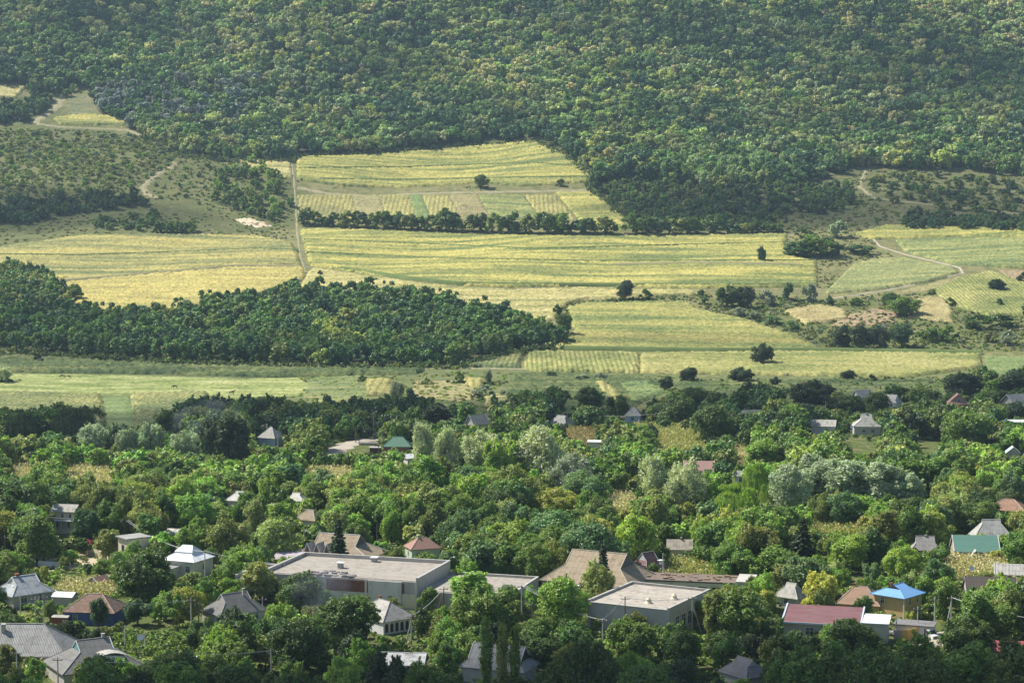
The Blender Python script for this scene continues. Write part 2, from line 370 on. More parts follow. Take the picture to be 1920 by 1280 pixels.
par = [(558, 660, M_rowsY, 'straw yellow strip of maize at the left end of the parcel row'), (661, 711, M_tan, 'brownish fallow strip beside the leftmost straw strip'), (712, 765, M_rowsY, 'narrow bright yellow strip left of the green strip'),
       (766, 790, M_green, 'narrow bright green strip among the yellow parcels'), (791, 842, M_rowsY, 'yellow strip just right of the bright green strip'), (843, 895, M_tan, 'greyish tan fallow strip in the middle of the parcels'),
       (896, 982, M_gr, 'wide pale green strip right of the tan fallow'), (983, 1042, M_rowsY, 'sunny yellow strip above the gap in the hedge')]
for x0, x1, mt, lb in par:
    d = 0.14 * (x0 - 560) / 5; t0 = 366 - 6 * (x0 < 660); F_(lb, [(x0, 366), (x1, 366), (x1 + 6 + (x1 - 560) * .07, 412), (x0 + 2 + (x0 - 560) * .07, 412)], mt, lift=.6)
F_('yellow green triangular field end beside the bushy slope', [(1043, 362), (1110, 362), (1148, 388), (1172, 408), (1174, 432), (1080, 428), (1085, 412)], M_yg)
F_('broad yellow green maize field with wavy contour bands across the centre', [(562, 430), (700, 433), (900, 442), (1100, 445), (1300, 443), (1478, 440), (1470, 458), (1480, 480), (1532, 492), (1535, 538), (1300, 541), (1100, 536), (960, 540), (860, 535), (780, 525), (700, 516), (580, 498), (572, 465)], M_yg2, k=8)
F_('pale straw coloured field band below the long curved track', [(585, 504), (700, 521), (780, 532), (860, 542), (960, 546), (1100, 542), (1300, 547), (1340, 552), (1230, 558), (1100, 562), (1062, 572), (1040, 600), (1015, 612), (940, 590), (850, 566), (700, 548), (560, 548), (575, 515)], M_yt, k=8)
F_('large sunlit yellow field on the left below the sand pit', [(-60, 475), (60, 457), (160, 442), (300, 441), (480, 444), (548, 456), (566, 498), (440, 500), (300, 512), (150, 528), (-60, 500)], M_left, k=8)
F_('curved straw yellow field lapping the left side of the dark wood', [(110, 532), (300, 515), (440, 503), (568, 501), (574, 520), (540, 545), (420, 566), (300, 590), (200, 588), (150, 575)], crop_mat([(.34, .31, .12), (.52, .46, .15), (.64, .55, .18)], (.010, .10), rot=8, seed=16), k=8)
F_('tongue shaped green and yellow maize field right of the dark wood', [(1062, 578), (1100, 570), (1290, 567), (1310, 582), (1400, 602), (1480, 628), (1540, 656), (1300, 660), (1090, 655), (1040, 652), (1078, 620)], crop_mat([(.18, .24, .08), (.38, .38, .12), (.50, .45, .15)], (.01, .07), seed=17), k=8)
F_('small field of upright maize rows at the tip of the dark wood', [(870, 688), (960, 664), (982, 662), (976, 692)], M_rowsd)
F_('long field of upright yellow green maize rows right of the wood', [(988, 661), (1200, 664), (1200, 700), (1000, 697), (984, 692)], M_rows)
F_('long dull yellow green maize field behind the village trees', [(1201, 664), (1500, 662), (1700, 664), (1840, 667), (1842, 690), (1700, 708), (1500, 705), (1201, 700)], crop_mat([(.24, .28, .09), (.38, .38, .13), (.46, .43, .17)], (.015, .06), seed=18), k=8)
F_('smooth green meadow corner at the right edge behind the village', [(1845, 668), (2050, 668), (2050, 705), (1850, 700)], M_green, lift=.3, name='meadow', cat='meadow')
F_('blue green cabbage coloured field under the field track', [(1560, 535), (1600, 497), (1640, 488), (1700, 486), (1790, 503), (1798, 514), (1740, 530), (1640, 545), (1545, 552)], crop_mat([(.22, .27, .11), (.32, .35, .14), (.42, .42, .16)], (.02, .1), rot=-6, seed=19))
F_('yellow green terraced field on the right below the dark hedge', [(1680, 452), (1800, 448), (2050, 450), (2050, 505), (1880, 502), (1790, 497), (1700, 474)], M_gr)
F_('thin yellow strip on the rim under the right hedge', [(1600, 440), (1660, 424), (1800, 427), (2050, 436), (2050, 447), (1800, 444), (1680, 448), (1640, 450)], M_yg)
F_('pale pinkish yellow maize plot among the scrub', [(1470, 584), (1535, 573), (1585, 582), (1592, 600), (1510, 608)], M_dry)
F_('bright dry yellow maize plot right of the round bush', [(1700, 598), (1718, 562), (1770, 560), (1786, 582), (1788, 604)], M_dry)
F_('green and yellow stepped field near the right edge', [(1740, 548), (1800, 522), (1860, 510), (1925, 532), (2050, 535), (2050, 592), (1850, 592), (1795, 575)], M_rows)
F_('hatched pale hay slope under the field track', [(1680, 548), (1800, 518), (1812, 536), (1740, 545)], M_tan, lift=.3)
F_('reddish brown weedy patch in the middle of the scrub', [(1590, 590), (1640, 578), (1690, 588), (1672, 606), (1590, 612), (1560, 610)], M_pink, lift=.4, name='weed_patch', cat='weeds')
F_('pink bare stubble at the far right edge', [(1872, 506), (2050, 508), (2050, 528), (1900, 528)], M_pink, lift=.2, name='stubble', cat='stubble')
F_('light green grazing meadow where the horses stand', [(-60, 700), (200, 702), (450, 710), (560, 708), (585, 722), (560, 742), (430, 748), (380, 738), (200, 741), (-60, 734)], M_meadow, lift=.15, amp=.12, name='meadow', cat='meadow', k=8)
F_('dark reed bed strip along the foot of the wood', [(-60, 664), (200, 680), (400, 690), (660, 694), (800, 695), (780, 702), (500, 708), (300, 702), (-60, 698)], M_dg, lift=1.2, amp=.9, name='reed_bed', cat='reeds', k=8)
F_('rows of young maize at the left edge below the horses', [(-60, 738), (190, 742), (200, 800), (120, 815), (-60, 812)], M_rowsd)
F_('bright green sown strip between two maize plots', [(193, 743), (243, 743), (254, 812), (214, 828), (202, 800)], M_green, lift=.25, amp=.08)
F_('yellowish maize rows right of the bright green strip', [(246, 742), (390, 738), (396, 800), (256, 812)], M_rowsd)
F_('small plot of golden upright rows in the valley bottom', [(682, 716), (736, 713), (738, 742), (692, 742)], M_rowsY)
F_('mown tan meadow in the valley bottom', [(780, 714), (880, 713), (900, 745), (860, 752), (770, 748)], M_tan, lift=.1, amp=.08, name='meadow', cat='meadow')
F_('rough green meadow continuing right of the grazing meadow', [(586, 708), (690, 703), (690, 744), (620, 750), (562, 744)], crop_mat([(.15, .21, .08), (.24, .29, .11), (.34, .33, .15)], (.02, .1), seed=23), lift=.3, amp=.2, name='meadow', cat='meadow')
F_('dull green weedy field left of the sloping roof', [(690, 750), (860, 756), (930, 790), (800, 792), (620, 785), (560, 770), (600, 748)], M_gr, lift=.5)
F_('small yellow plot beside the grey willow', [(868, 712), (912, 714), (902, 727), (872, 724)], M_rowsY)
F_('yellow patch under the lone small tree in the valley', [(905, 745), (958, 745), (970, 768), (918, 774)], M_yt)
F_('grey green marshy field in the valley bottom', [(960, 700), (1200, 705), (1260, 722), (1180, 770), (1000, 778), (950, 735)], M_dg, lift=.7, amp=.6, name='marsh_field', cat='field')
F_('ochre strip crossing the marshy field', [(1112, 718), (1135, 718), (1180, 752), (1150, 765)], M_rowsY, lift=1.2)
F_('dark green plot right of the marshy field', [(1160, 722), (1215, 716), (1250, 735), (1190, 760)], M_green, lift=1.0)
F_('dull meadow band behind the last village houses', [(1270, 716), (1500, 712), (1850, 712), (1850, 735), (1740, 758), (1500, 764), (1260, 772)], M_dg, lift=.6, name='meadow', cat='meadow')
F_('small yellow green plot high up on the left slope', [(100, 222), (165, 214), (235, 222), (240, 236), (110, 234)], M_yg)
F_('straw coloured plot in the top left corner', [(-300, 163), (50, 163), (30, 185), (-300, 186)], M_yt)
F_('mossy green grazing slope in the high clearing', [(125, 215), (130, 180), (175, 175), (185, 212)], crop_mat([(.16, .20, .09), (.24, .25, .12), (.30, .28, .14)], (.04, .1), seed=20), lift=.15, amp=.1, name='meadow', cat='meadow')

# ---------------------------------------------------------------- tracks, road, pit
def ribbon(pts, wid, name, label, mat, cat='track', lift=.28):
    d = dens(pts, 10, False); c = cast([p[0] for p in d], [p[1] for p in d])[:, :2]
    n = len(c); t = np.gradient(c, axis=0); t /= np.linalg.norm(t, axis=1)[:, None] + 1e-9; nr = np.stack([-t[:, 1], t[:, 0]], 1)
    w = wid * (1 + .25 * np.sin(np.arange(n) * 1.3)) / 2; rows = []
    for s in (-1, -.4, .4, 1):
        p = c + nr * (w * s)[:, None]; z = HT(p[:, 0], p[:, 1]) + (lift if abs(s) < 1 else -.1); rows.append(np.stack([p[:, 0], p[:, 1], z], 1))
    V = np.concatenate(rows); Fq = [(r * n + i, r * n + i + 1, (r + 1) * n + i + 1, (r + 1) * n + i) for r in range(3) for i in range(n - 1)]
    return tag(link(name, grid_mesh(name, V, np.array(Fq), [mat])), label, cat, kind='structure')
def dirtm(c, grass=0.0):
    m, N, L = newmat('dirt'); g = geo(N)
    gr_ = math_(N, L, 'MULTIPLY', math_(N, L, 'GREATER_THAN', noise(N, L, g, .45, 5, .4, .7), .5), grass)
    surf(N, L, mix(N, L, 1, mix(N, L, gr_, mix(N, L, noise(N, L, g, .3, 5), sc3(c, .7), sc3(c, 1.25)), (.19, .22, .085)), mix(N, L, noise(N, L, g, 2.5, 3), (.7, .7, .7), (1.25, 1.25, 1.25)), 'MULTIPLY'), .95, .05, noise(N, L, g, 3, 3), .5, .1); return m
DIRT = dirtm((.38, .32, .21), .6); DIRTP = dirtm((.34, .29, .19), .8); DIRTG = dirtm((.42, .37, .30))
ribbon([(546, 300), (552, 340), (556, 400), (558, 440), (564, 480), (574, 512)], 1.9, 'dirt_track', 'straight cart track running down between the fields', DIRTP)
ribbon([(558, 352), (620, 364), (700, 368), (760, 364), (860, 361), (1000, 359), (1110, 357)], 5.5, 'dirt_track', 'pinkish cart track above the row of striped parcels', DIRT)
ribbon([(556, 300), (700, 293), (860, 285), (1000, 281), (1050, 284)], 2.5, 'dirt_track', 'thin pale terrace edge high on the top field', DIRT)
ribbon([(1002, 266), (1060, 288), (1108, 326)], 3.5, 'dirt_track', 'pale track between top field and forest corner', DIRT)
ribbon([(330, 303), (322, 314), (300, 324), (280, 340), (268, 352), (276, 364), (300, 372)], 5, 'dirt_track', 'winding bare track through the scrub on the left knoll', DIRT)
ribbon([(62, 232), (85, 215), (108, 200), (120, 175)], 7, 'dirt_track', 'worn pinkish path in the high left clearing', DIRT)
ribbon([(70, 232), (110, 238), (240, 244), (330, 282), (420, 300)], 4.5, 'dirt_track', 'pale grass ridge path along the left forest edge', DIRTP)
ribbon([(574, 500), (700, 519), (860, 541), (1000, 541), (1300, 544), (1540, 542)], 1.8, 'dirt_track', 'long thin light path curving under the big field', DIRTP)
ribbon([(1638, 448), (1650, 462), (1700, 478), (1760, 492), (1800, 502), (1806, 512), (1740, 528), (1660, 545), (1560, 560)], 1.8, 'dirt_track', 'light field track zigzagging down the right slope', DIRTG)
ribbon([(1625, 318), (1612, 350), (1640, 372), (1760, 385), (1920, 402)], 3.5, 'dirt_track', 'dull grassy track through the right orchard slope', DIRTP)
ribbon([(860, 690), (1000, 692)], 4, 'dirt_track', 'bare strip under the tip of the wood', DIRTP)
ribbon([(470, 694), (660, 694), (860, 690)], 2.5, 'dirt_track', 'thin pale track along the reeds', DIRTP)
ribbon([(720, 822), (690, 824), (655, 832), (625, 846), (600, 858)], 8, 'village_road', 'pale dirt village road bending past the leaning poles', DIRTG, 'road')
ribbon([(655, 821), (720, 824), (760, 822)], 4, 'village_road', 'short concrete lane by the parked grey car', DIRTG, 'road')
ribbon([(1690, 1215), (1750, 1205), (1800, 1180), (1880, 1178)], 6, 'village_road', 'gravel yard road where the white van is parked', DIRTG, 'road')
patch([(62, 1038), (140, 1030), (225, 1045), (200, 1062), (90, 1070), (60, 1055)], 'village_road', 'sunlit bare yard ground beside the low pale walls', 'yard', dirtm((.5, .42, .3)), .05, .02, .8, kind='structure')
patch([(1340, 955), (1450, 940), (1470, 950), (1400, 965)], 'yard', 'bare sandy yard behind the weeping willows', 'yard', DIRTG, .05, .02, .8, kind='structure')
m, N, L = newmat('sand'); g = geo(N); surf(N, L, ramp(N, L, noise(N, L, mapping(N, L, g, (1, .6, 1)), .22, 4), [(.38, (.26, .18, .11)), (.48, (.60, .50, .34)), (.7, (.68, .58, .42))]), .95, .05, noise(N, L, g, 1, 3), 1, .5); SAND = m
patch([(440, 411), (462, 408), (496, 416), (512, 424), (482, 427), (456, 421)], 'sand_pit', 'cream coloured sand pit dug into the left slope', 'sand pit', SAND, .4, .35, 1.0, kind='structure')

FUR = dirtm((.13, .18, .06), .3); FURB = dirtm((.30, .26, .15), .5)
for i_, (pts_, w_, m_, l_) in enumerate([([(640, 505), (760, 523), (860, 534), (1000, 536), (1300, 537), (1530, 536)], 3.2, FUR, 'dark green furrow along the lower rim of the broad central field'),
        ([(570, 452), (800, 461), (1000, 470), (1300, 462), (1470, 458)], 2.2, FUR, 'thin dark furrow in the upper part of the broad central field'), ([(575, 476), (800, 487), (1100, 493), (1530, 492)], 2.0, FUR, 'thin dark furrow through the middle of the broad central field'),
        ([(1150, 500), (1300, 496), (1500, 500)], 6, FURB, 'pinkish dry band on the right of the broad central field'), ([(-40, 480), (150, 482), (300, 477), (480, 470), (560, 472)], 2.6, FUR, 'dark green furrow across the left field'),
        ([(100, 531), (300, 515), (440, 502), (560, 503)], 5, FURB, 'brownish weedy bank dividing the two left fields'), ([(1050, 655), (1300, 659), (1550, 659), (1840, 664)], 4, FUR, 'dark grassy bank above the long valley maize'),
        ([(560, 318), (760, 316), (1000, 308), (1100, 316)], 2.0, FUR, 'thin dark terrace line in the top field'), ([(600, 338), (760, 340), (960, 336), (1105, 334)], 4, FUR, 'weedy terrace bank under the top field')]):
    ribbon(pts_, w_, 'field_furrow', l_, m_, 'furrow', 1.75)
# ---------------------------------------------------------------- clouds (overhead, their shadows dapple the valley)
def cloud_mat():
    m, N, L = newmat('cloud'); tc = N.new('ShaderNodeTexCoord').outputs['Object']
    ln = N.new('ShaderNodeVectorMath'); ln.operation = 'LENGTH'; mp = mapping(N, L, tc, (1, 1, 0)); L.new(mp, ln.inputs[0])
    n = noise(N, L, mp, 2.2, 4)
    f = math_(N, L, 'SUBTRACT', math_(N, L, 'ADD', 1.0, math_(N, L, 'MULTIPLY', math_(N, L, 'SUBTRACT', n, .5), 1.0)), ln.outputs['Value'])
    f = math_(N, L, 'MULTIPLY', math_(N, L, 'MINIMUM', math_(N, L, 'MAXIMUM', math_(N, L, 'MULTIPLY', f, 3.2), 0.0), 1.0), 1.0)
    a = N.new('ShaderNodeObjectInfo'); f = math_(N, L, 'MULTIPLY', f, a.outputs['Alpha'])
    t = N.new('ShaderNodeBsdfTransparent'); d = N.new('ShaderNodeBsdfDiffuse'); d.inputs[0].default_value = (.85, .86, .9, 1)
    mx = N.new('ShaderNodeMixShader'); L.new(f, mx.inputs[0]); L.new(t.outputs[0], mx.inputs[1]); L.new(d.outputs[0], mx.inputs[2])
    o = N.new('ShaderNodeOutputMaterial'); L.new(mx.outputs[0], o.inputs[0]); return m
CM = cloud_mat(); rc = random.Random(3)
def cloud(px, py, rx, ry, alpha, label, rot=0, alt=720):
    g = cast([px], [py])[0]; k = alt / SUND.z
    b = MB(); n1, n2 = 20, 10; vs = []
    for j in range(n2 + 1):
        th = math.pi * j / n2
        for i in range(n1):
            ph = 2 * math.pi * i / n1; rr = 1 + .12 * math.sin(5 * ph + j) * math.sin(th)
            vs.append((rr * math.sin(th) * math.cos(ph), rr * math.sin(th) * math.sin(ph), .22 * math.cos(th) * (1 + .3 * math.sin(4 * ph + 2 * j))))
    b.add(vs, [(j * n1 + i, j * n1 + (i + 1) % n1, (j + 1) * n1 + (i + 1) % n1, (j + 1) * n1 + i) for j in range(n2) for i in range(n1)])
    o = b.build('cloud', CM, smooth=True); o.location = (g[0] + SUND.x * k, g[1] + SUND.y * k, g[2] + alt); o.scale = (rx, ry, 60); o.rotation_euler = (0, 0, R(rot))
    o.color = (1, 1, 1, alpha); tag(o, label, 'cloud', 'clouds over the valley', 'stuff')
CLOUDS = [(200, 1420, 95, 26, .50), (1000, 1380, 90, 34, .5), (1650, 1330, 75, 27, .55), (120, 800, 130, 52, .5), (520, 795, 60, 48, .42), (1500, 770, 190, 60, .42), (1000, 775, 90, 38, .38),
          (60, 400, 130, 50, .5), (1360, 405, 110, 50, .42), (1800, 400, 160, 60, .42), (1650, 120, 150, 90, .36), (1900, 200, 120, 90, .40), (80, 20, 90, 60, .30), (1300, 640, 90, 22, .25), (500, 670, 180, 22, .32), (720, 140, 90, 34, .30), (1150, 60, 110, 36, .34), (1480, 245, 130, 34, .38), (950, 225, 60, 26, .34), (330, 90, 90, 30, .28), (30, 620, 80, 60, .3)]  # later ones over the forest are unseen, added to darken its slope in folds
for i, (a_, b_, c_, d_, e_) in enumerate(CLOUDS): cloud(a_, b_, c_, d_, e_ * (1.2 if b_ > 1300 else .66), 'soft white unseen cloud shading the valley from above', alt=700 + 6 * i)
# ---------------------------------------------------------------- buildings
CLEAR = []; SPOTS = []; LAND = []
GLASS = plain((.04, .05, .06), .12, .6, .1); WHITE = plain((.72, .72, .70)); BRICKM = plain((.32, .13, .09), .9, .1, .3)
CONC = plaster((.42, .41, .38)); DARKM = plain((.05, .04, .04), .8)
def window(par, side, u, z, w, h, L, W, fm=None, cross=True):
    """framed window set on a wall; pane is a sub-part"""
    fm = fm or WHITE; b = MB(); g = MB(); t = .07
    def P(a, d, zz):     # a along the wall, d outwards
        if side == 'f': return (a, -W / 2 - d, zz)
        if side == 'b': return (-a, W / 2 + d, zz)
        if side == 'r': return (L / 2 + d, a, zz)
        return (-L / 2 - d, -a, zz)
    def bx(m, a0, z0, a1, z1, d0, d1):
        c = [P(a0, d0, z0), P(a1, d0, z0), P(a1, d1, z0), P(a0, d1, z0), P(a0, d0, z1), P(a1, d0, z1), P(a1, d1, z1), P(a0, d1, z1)]
        m.add(c, [(0, 1, 2, 3), (7, 6, 5, 4), (4, 5, 1, 0), (5, 6, 2, 1), (6, 7, 3, 2), (7, 4, 0, 3)])
    x0, x1 = u - w / 2, u + w / 2
    bx(b, x0 - t, z, x0, z + h, .003, .09); bx(b, x1, z, x1 + t, z + h, .003, .09); bx(b, x0 - t, z + h, x1 + t, z + h + t, .003, .09); bx(b, x0 - t * 2, z - t, x1 + t * 2, z, .003, .14)
    if cross: bx(b, u - .03, z, u + .03, z + h, .034, .08); bx(b, x0, z + h * .68, x1, z + h * .68 + .05, .034, .075)
    bx(g, x0, z, x1, z + h, .004, .03)
    f = b.build('window', fm, par); g.build('pane', GLASS, f)
def door(par, side, u, w, h, L, W, m=None):
    b = MB(); d0, d1 = .004, .07
    if side == 'f': b.box(u - w / 2, -W / 2 - d1, 0, u + w / 2, -W / 2 - d0, h)
    elif side == 'r': b.box(L / 2 + d0, u - w / 2, 0, L / 2 + d1, u + w / 2, h)
    else: b.box(-L / 2 - d1, u - w / 2, 0, -L / 2 - d0, u + w / 2, h)
    b.build('door', m or plain((.2, .12, .07)), par)
def roofmesh(L, W, z, Hr, r, g, ov, th=.14, flare=0):
    a, b = L / 2 + ov, W / 2 + ov; wg = b * (1 - g); zg = z + g * Hr; zt = z + Hr; r2 = r
    v = [(-a, -b, z), (a, -b, z), (a, b, z), (-a, b, z), (r, -wg, zg), (r, wg, zg), (-r2, wg, zg), (-r2, -wg, zg), (r, 0, zt), (-r2, 0, zt)]
    m = MB()
    if g >= .999: m.add(v[:4] + v[8:], [(0, 1, 4, 5), (2, 3, 5, 4), (1, 2, 4), (3, 0, 5)])
    elif g <= .001: m.add(v[:4] + v[8:], [(0, 1, 4, 5), (2, 3, 5, 4)])
    else: m.add(v, [(0, 1, 4, 8, 9, 7), (2, 3, 6, 9, 8, 5), (1, 2, 5, 4), (3, 0, 7, 6)])
    n = len(m.v); m.add([(-a, -b, z - th), (a, -b, z - th), (a, b, z - th), (-a, b, z - th), (-a, -b, z), (a, -b, z), (a, b, z), (-a, b, z)], [(3, 2, 1, 0), (0, 1, 5, 4), (1, 2, 6, 5), (2, 3, 7, 6), (3, 0, 4, 7)])
    lines = []
    if g >= .999: lines = [(v[0], v[9]), (v[3], v[9]), (v[1], v[8]), (v[2], v[8]), (v[8], v[9])]
    elif g <= .001: lines = [(v[0], v[9]), (v[3], v[9]), (v[1], v[8]), (v[2], v[8]), (v[8], v[9])]
    else: lines = [(v[0], v[7]), (v[3], v[6]), (v[1], v[4]), (v[2], v[5]), (v[8], v[9])]
    barge = [] if g >= .999 else ([(v[0], v[9]), (v[3], v[9]), (v[1], v[8]), (v[2], v[8])] if g <= .001 else [(v[7], v[9]), (v[6], v[9]), (v[4], v[8]), (v[5], v[8])])
    gab = []
    if .001 < g < .999: gab = [[(r - .02, -wg, zg), (r - .02, wg, zg), (r - .02, 0, zt)], [(-r2 + .02, wg, zg), (-r2 + .02, -wg, zg), (-r2 + .02, 0, zt)]]
    elif g <= .001: gab = [[(L / 2, -W / 2, z - .02), (L / 2, W / 2, z - .02), (L / 2, 0, z + Hr * (W / 2) / b)], [(-L / 2, W / 2, z - .02), (-L / 2, -W / 2, z - .02), (-L / 2, 0, z + Hr * (W / 2) / b)]]
    return m, lines, barge, gab
def house(name, label, px, py, ang, L, W, Hw, Hr, roof, wall, vis=None, r=None, g=.6, ov=.45, wins=(), chim=(), cap=None, gabm=None, bargem=None, land=None, cat='house', extra=None, doors=(), depth=None, fit=True):
    k = kz = 1.0; ca, sa = math.cos(R(ang)), math.sin(R(ang))
    for _ in range(3):      # size the house so that its roof spans what the photo shows of it
        x, y, z = at(px, py, (Hw + Hr) * kz)
        qs = [proj(x + (ca * a - sa * b) * k, y + (sa * a + ca * b) * k, z + Hw * kz)[0] for a in (-L / 2 - ov, L / 2 + ov) for b in (-W / 2 - ov, W / 2 + ov)]
        if vis is None or fit is False or vis[0] < 3 or vis[2] > 1915: break
        wq = max(qs) - min(qs); k = float(np.clip(k * ((vis[2] - vis[0]) * 1.04) / wq, .6, 1.25)); kz = .4 + .6 * k; px += ((vis[0] + vis[2]) / 2 - (max(qs) + min(qs)) / 2) * .9
    e = empty(name, (x, y, z - .05), R(ang)); e.scale = (k, k, kz); tag(e, label, cat)
    if r is None: r = max(0.05, L / 2 + ov - (W / 2 + ov) * g * .95) if g > .001 else L / 2 + ov
    MB().box(-L / 2, -W / 2, -1.0, L / 2, W / 2, Hw - .1).build('wall', wall, e)
    m, lines, barge, gab = roofmesh(L, W, Hw, Hr, r, g, ov); rf = m.build('roof', roof, e)
    if cap is not None:
        b = MB()
        for p, q in lines: b.tube(Vector(p) + Vector((0, 0, .02)), Vector(q) + Vector((0, 0, .02)), .1, .1, 5)
        b.build('ridge_cap', cap, rf)
    for t in gab:
        n = 1 if t[0][0] > 0 else -1
        MB().add(t + [(p[0] - n * .1, p[1], p[2]) for p in t], [(0, 1, 2), (5, 4, 3), (0, 3, 4, 1), (1, 4, 5, 2), (2, 5, 3, 0)]).build('gable', gabm or wall, e)
    if bargem is not None and barge:
        for s in (-.06, .06):
            b = MB()
            for p, q in barge:
                if p[0] * s > 0: b.tube(Vector(p) + Vector((s, 0, 0)), Vector(q) + Vector((s, 0, 0)), .11, .11, 4)
            b.build('bargeboard', bargem, e)
    for (u, v, hh, cm) in chim:
        zr = Hw + Hr * (1 - abs(v) / (W / 2 + ov)) - .4
        c = MB().box(u - .28, v - .28, zr, u + .28, v + .28, Hw + Hr + hh).box(u - .36, v - .36, Hw + Hr + hh, u + .36, v + .36, Hw + Hr + hh + .12).build('chimney', cm, rf)
    for w_ in wins: window(e, *w_, L, W)
    for d_ in doors: door(e, *d_, L, W)
    if extra: extra(e, L, W, Hw, Hr)
    if vis: w_, h_ = vis[2] - vis[0], vis[3] - vis[1]; q_ = .03 if w_ < 60 else .09; CLEAR.append((vis[0] + q_ * w_, vis[1], vis[2] - q_ * w_, vis[3] - q_ * 1.4 * h_, y + 2.0 if depth is None else y - depth))
    for i in np.linspace(-.5, .5, max(2, int(L / 4))):
        SPOTS.append((x + math.cos(R(ang)) * i * (L - W * .5) * k, y + math.sin(R(ang)) * i * (L - W * .5) * k, W * .5 * k + .5))
    q = proj(x, y, z + Hw); LAND.append((float(q[0]), float(q[1]), land or label)); return e
def flatblock(name, par, x0, y0, x1, y1, h, wall, roofm, para=.5, pt=.3, sides='fblr', rim=None):
    """box with a recessed flat roof and a parapet; u to the right, y1 is the far side"""
    e = par
    MB().box(x0, y0, -1, x1, y1, h).build('wall', wall, e)
    MB().box(x0 + pt, y0 + pt, h + .002, x1 - pt, y1 - pt, h + .12).build('roof', roofm, e)
    b = MB(); c = MB()
    if 'b' in sides: b.box(x0, y1 - pt, h + .003, x1, y1, h + para); c.box(x0 - .08, y1 - pt - .06, h + para, x1 + .08, y1 + .08, h + para + .08)
    if 'l' in sides: b.box(x0, y0, h + .003, x0 + pt, y1 - pt, h + para); c.box(x0 - .08, y0, h + para, x0 + pt + .06, y1 - pt - .06, h + para + .08)
    if 'r' in sides: b.box(x1 - pt, y0, h + .003, x1, y1 - pt, h + para); c.box(x1 - pt - .06, y0, h + para, x1 + .08, y1 - pt - .06, h + para + .08)
    if 'f' in sides: b.box(x0 + pt, y0, h + .003, x1 - pt, y0 + pt, h + .14); c.box(x0 + pt + .06, y0 - .15, h + .14, x1 - pt - .06, y0 + pt, h + .22)
    p = b.build('parapet', wall, e); c.build('coping', rim or CONC, p)
SLG = sheet((.36, .355, .335)); SLD = sheet((.22, .215, .205)); SLB = sheet((.42, .45, .47)); SLT = sheet((.34, .29, .22), 'slate', (.36, .24, .12)); SLW = sheet((.76, .73, .66), 'slate', (.5, .46, .4)); SLL = sheet((.48, .46, .41)); SLV = sheet((.24, .23, .235))
TIL = sheet((.24, .13, .09), 'tile', (.2, .18, .16)); TILR = sheet((.34, .18, .14), 'tile', (.3, .2, .16)); TILO = sheet((.38, .23, .15), 'tile', (.3, .22, .16)); MWH = sheet((.80, .82, .85), 'metal'); MBL = sheet((.18, .38, .66), 'metal'); MGR = sheet((.14, .29, .23), 'metal'); MRD = sheet((.38, .10, .10), 'metal')
MAR = sheet((.22, .10, .11), 'felt'); FEL = sheet((.40, .36, .305), 'felt'); BRN = sheet((.15, .115, .10), 'slate'); DRD = sheet((.18, .09, .09), 'tile'); MPB = sheet((.50, .66, .70), 'metal')
CAPL = plain((.55, .55, .53), .9); CAPD = plain((.30, .29, .27), .9); CAPT = plain((.42, .38, .30), .9); CAPR = plain((.45, .34, .27), .9)
PW = plaster((.66, .63, .56)); PG = plaster((.49, .465, .42)); PC = plaster((.70, .62, .45)); PB = plaster((.10, .15, .36)); PY = plaster((.62, .44, .20)); PGR = plaster((.50, .58, .44)); PBL = plaster((.42, .52, .62)); PWH = plaster((.74, .74, .72)); POC = plaster((.50, .40, .28)); PTE = plaster((.12, .30, .30))
Wd = lambda s, n, L, z=1.0, w=1.1, h=1.3: [(s, L * ((i + .5) / n - .5), z, w, h) for i in range(n)]
H = house
H('grey_house', 'pale blue grey sheet roofed house with a brick chimney at the left edge', 44, 1078, 42, 7.6, 6.6, 2.4, 2.8, SLB, PG, (0, 1068, 84, 1132), g=.55, cap=CAPL, gabm=PWH, bargem=WHITE, chim=[(-1.2, .2, .4, BRICKM)], wins=Wd('f', 2, 7), land='the pale blue grey roof at the left edge')
H('white_shed', 'small shed with a whitish lean-to roof behind the red tiled house', 118, 1108, -12, 6, 4.5, 2.2, .9, MWH, PG, (100, 1105, 145, 1125), g=0, cap=None, cat='shed', land='the whitish shed roof')
H('tiled_house', 'blue walled house with a rusty red tiled hip roof', 190, 1112, -8, 11.5, 8.5, 2.7, 3.0, TIL, PB, (118, 1110, 238, 1168), g=1, cap=CAPR, wins=[('f', -3.2, .9, 1, 1.2), ('f', 2.2, .9, 1, 1.2), ('l', 0, .9, 1, 1.2)], land='the rusty red tiled roof')
H('long_grey_house', 'long corrugated grey roof sloping at the lower left edge', 32, 1168, -2, 17, 9, 2.6, 4.0, SLG, PG, (0, 1166, 160, 1222), g=1, cap=CAPD, ov=.5, chim=[(-1.8, -1.2, .1, PG)], land='the long grey roof at the lower left')
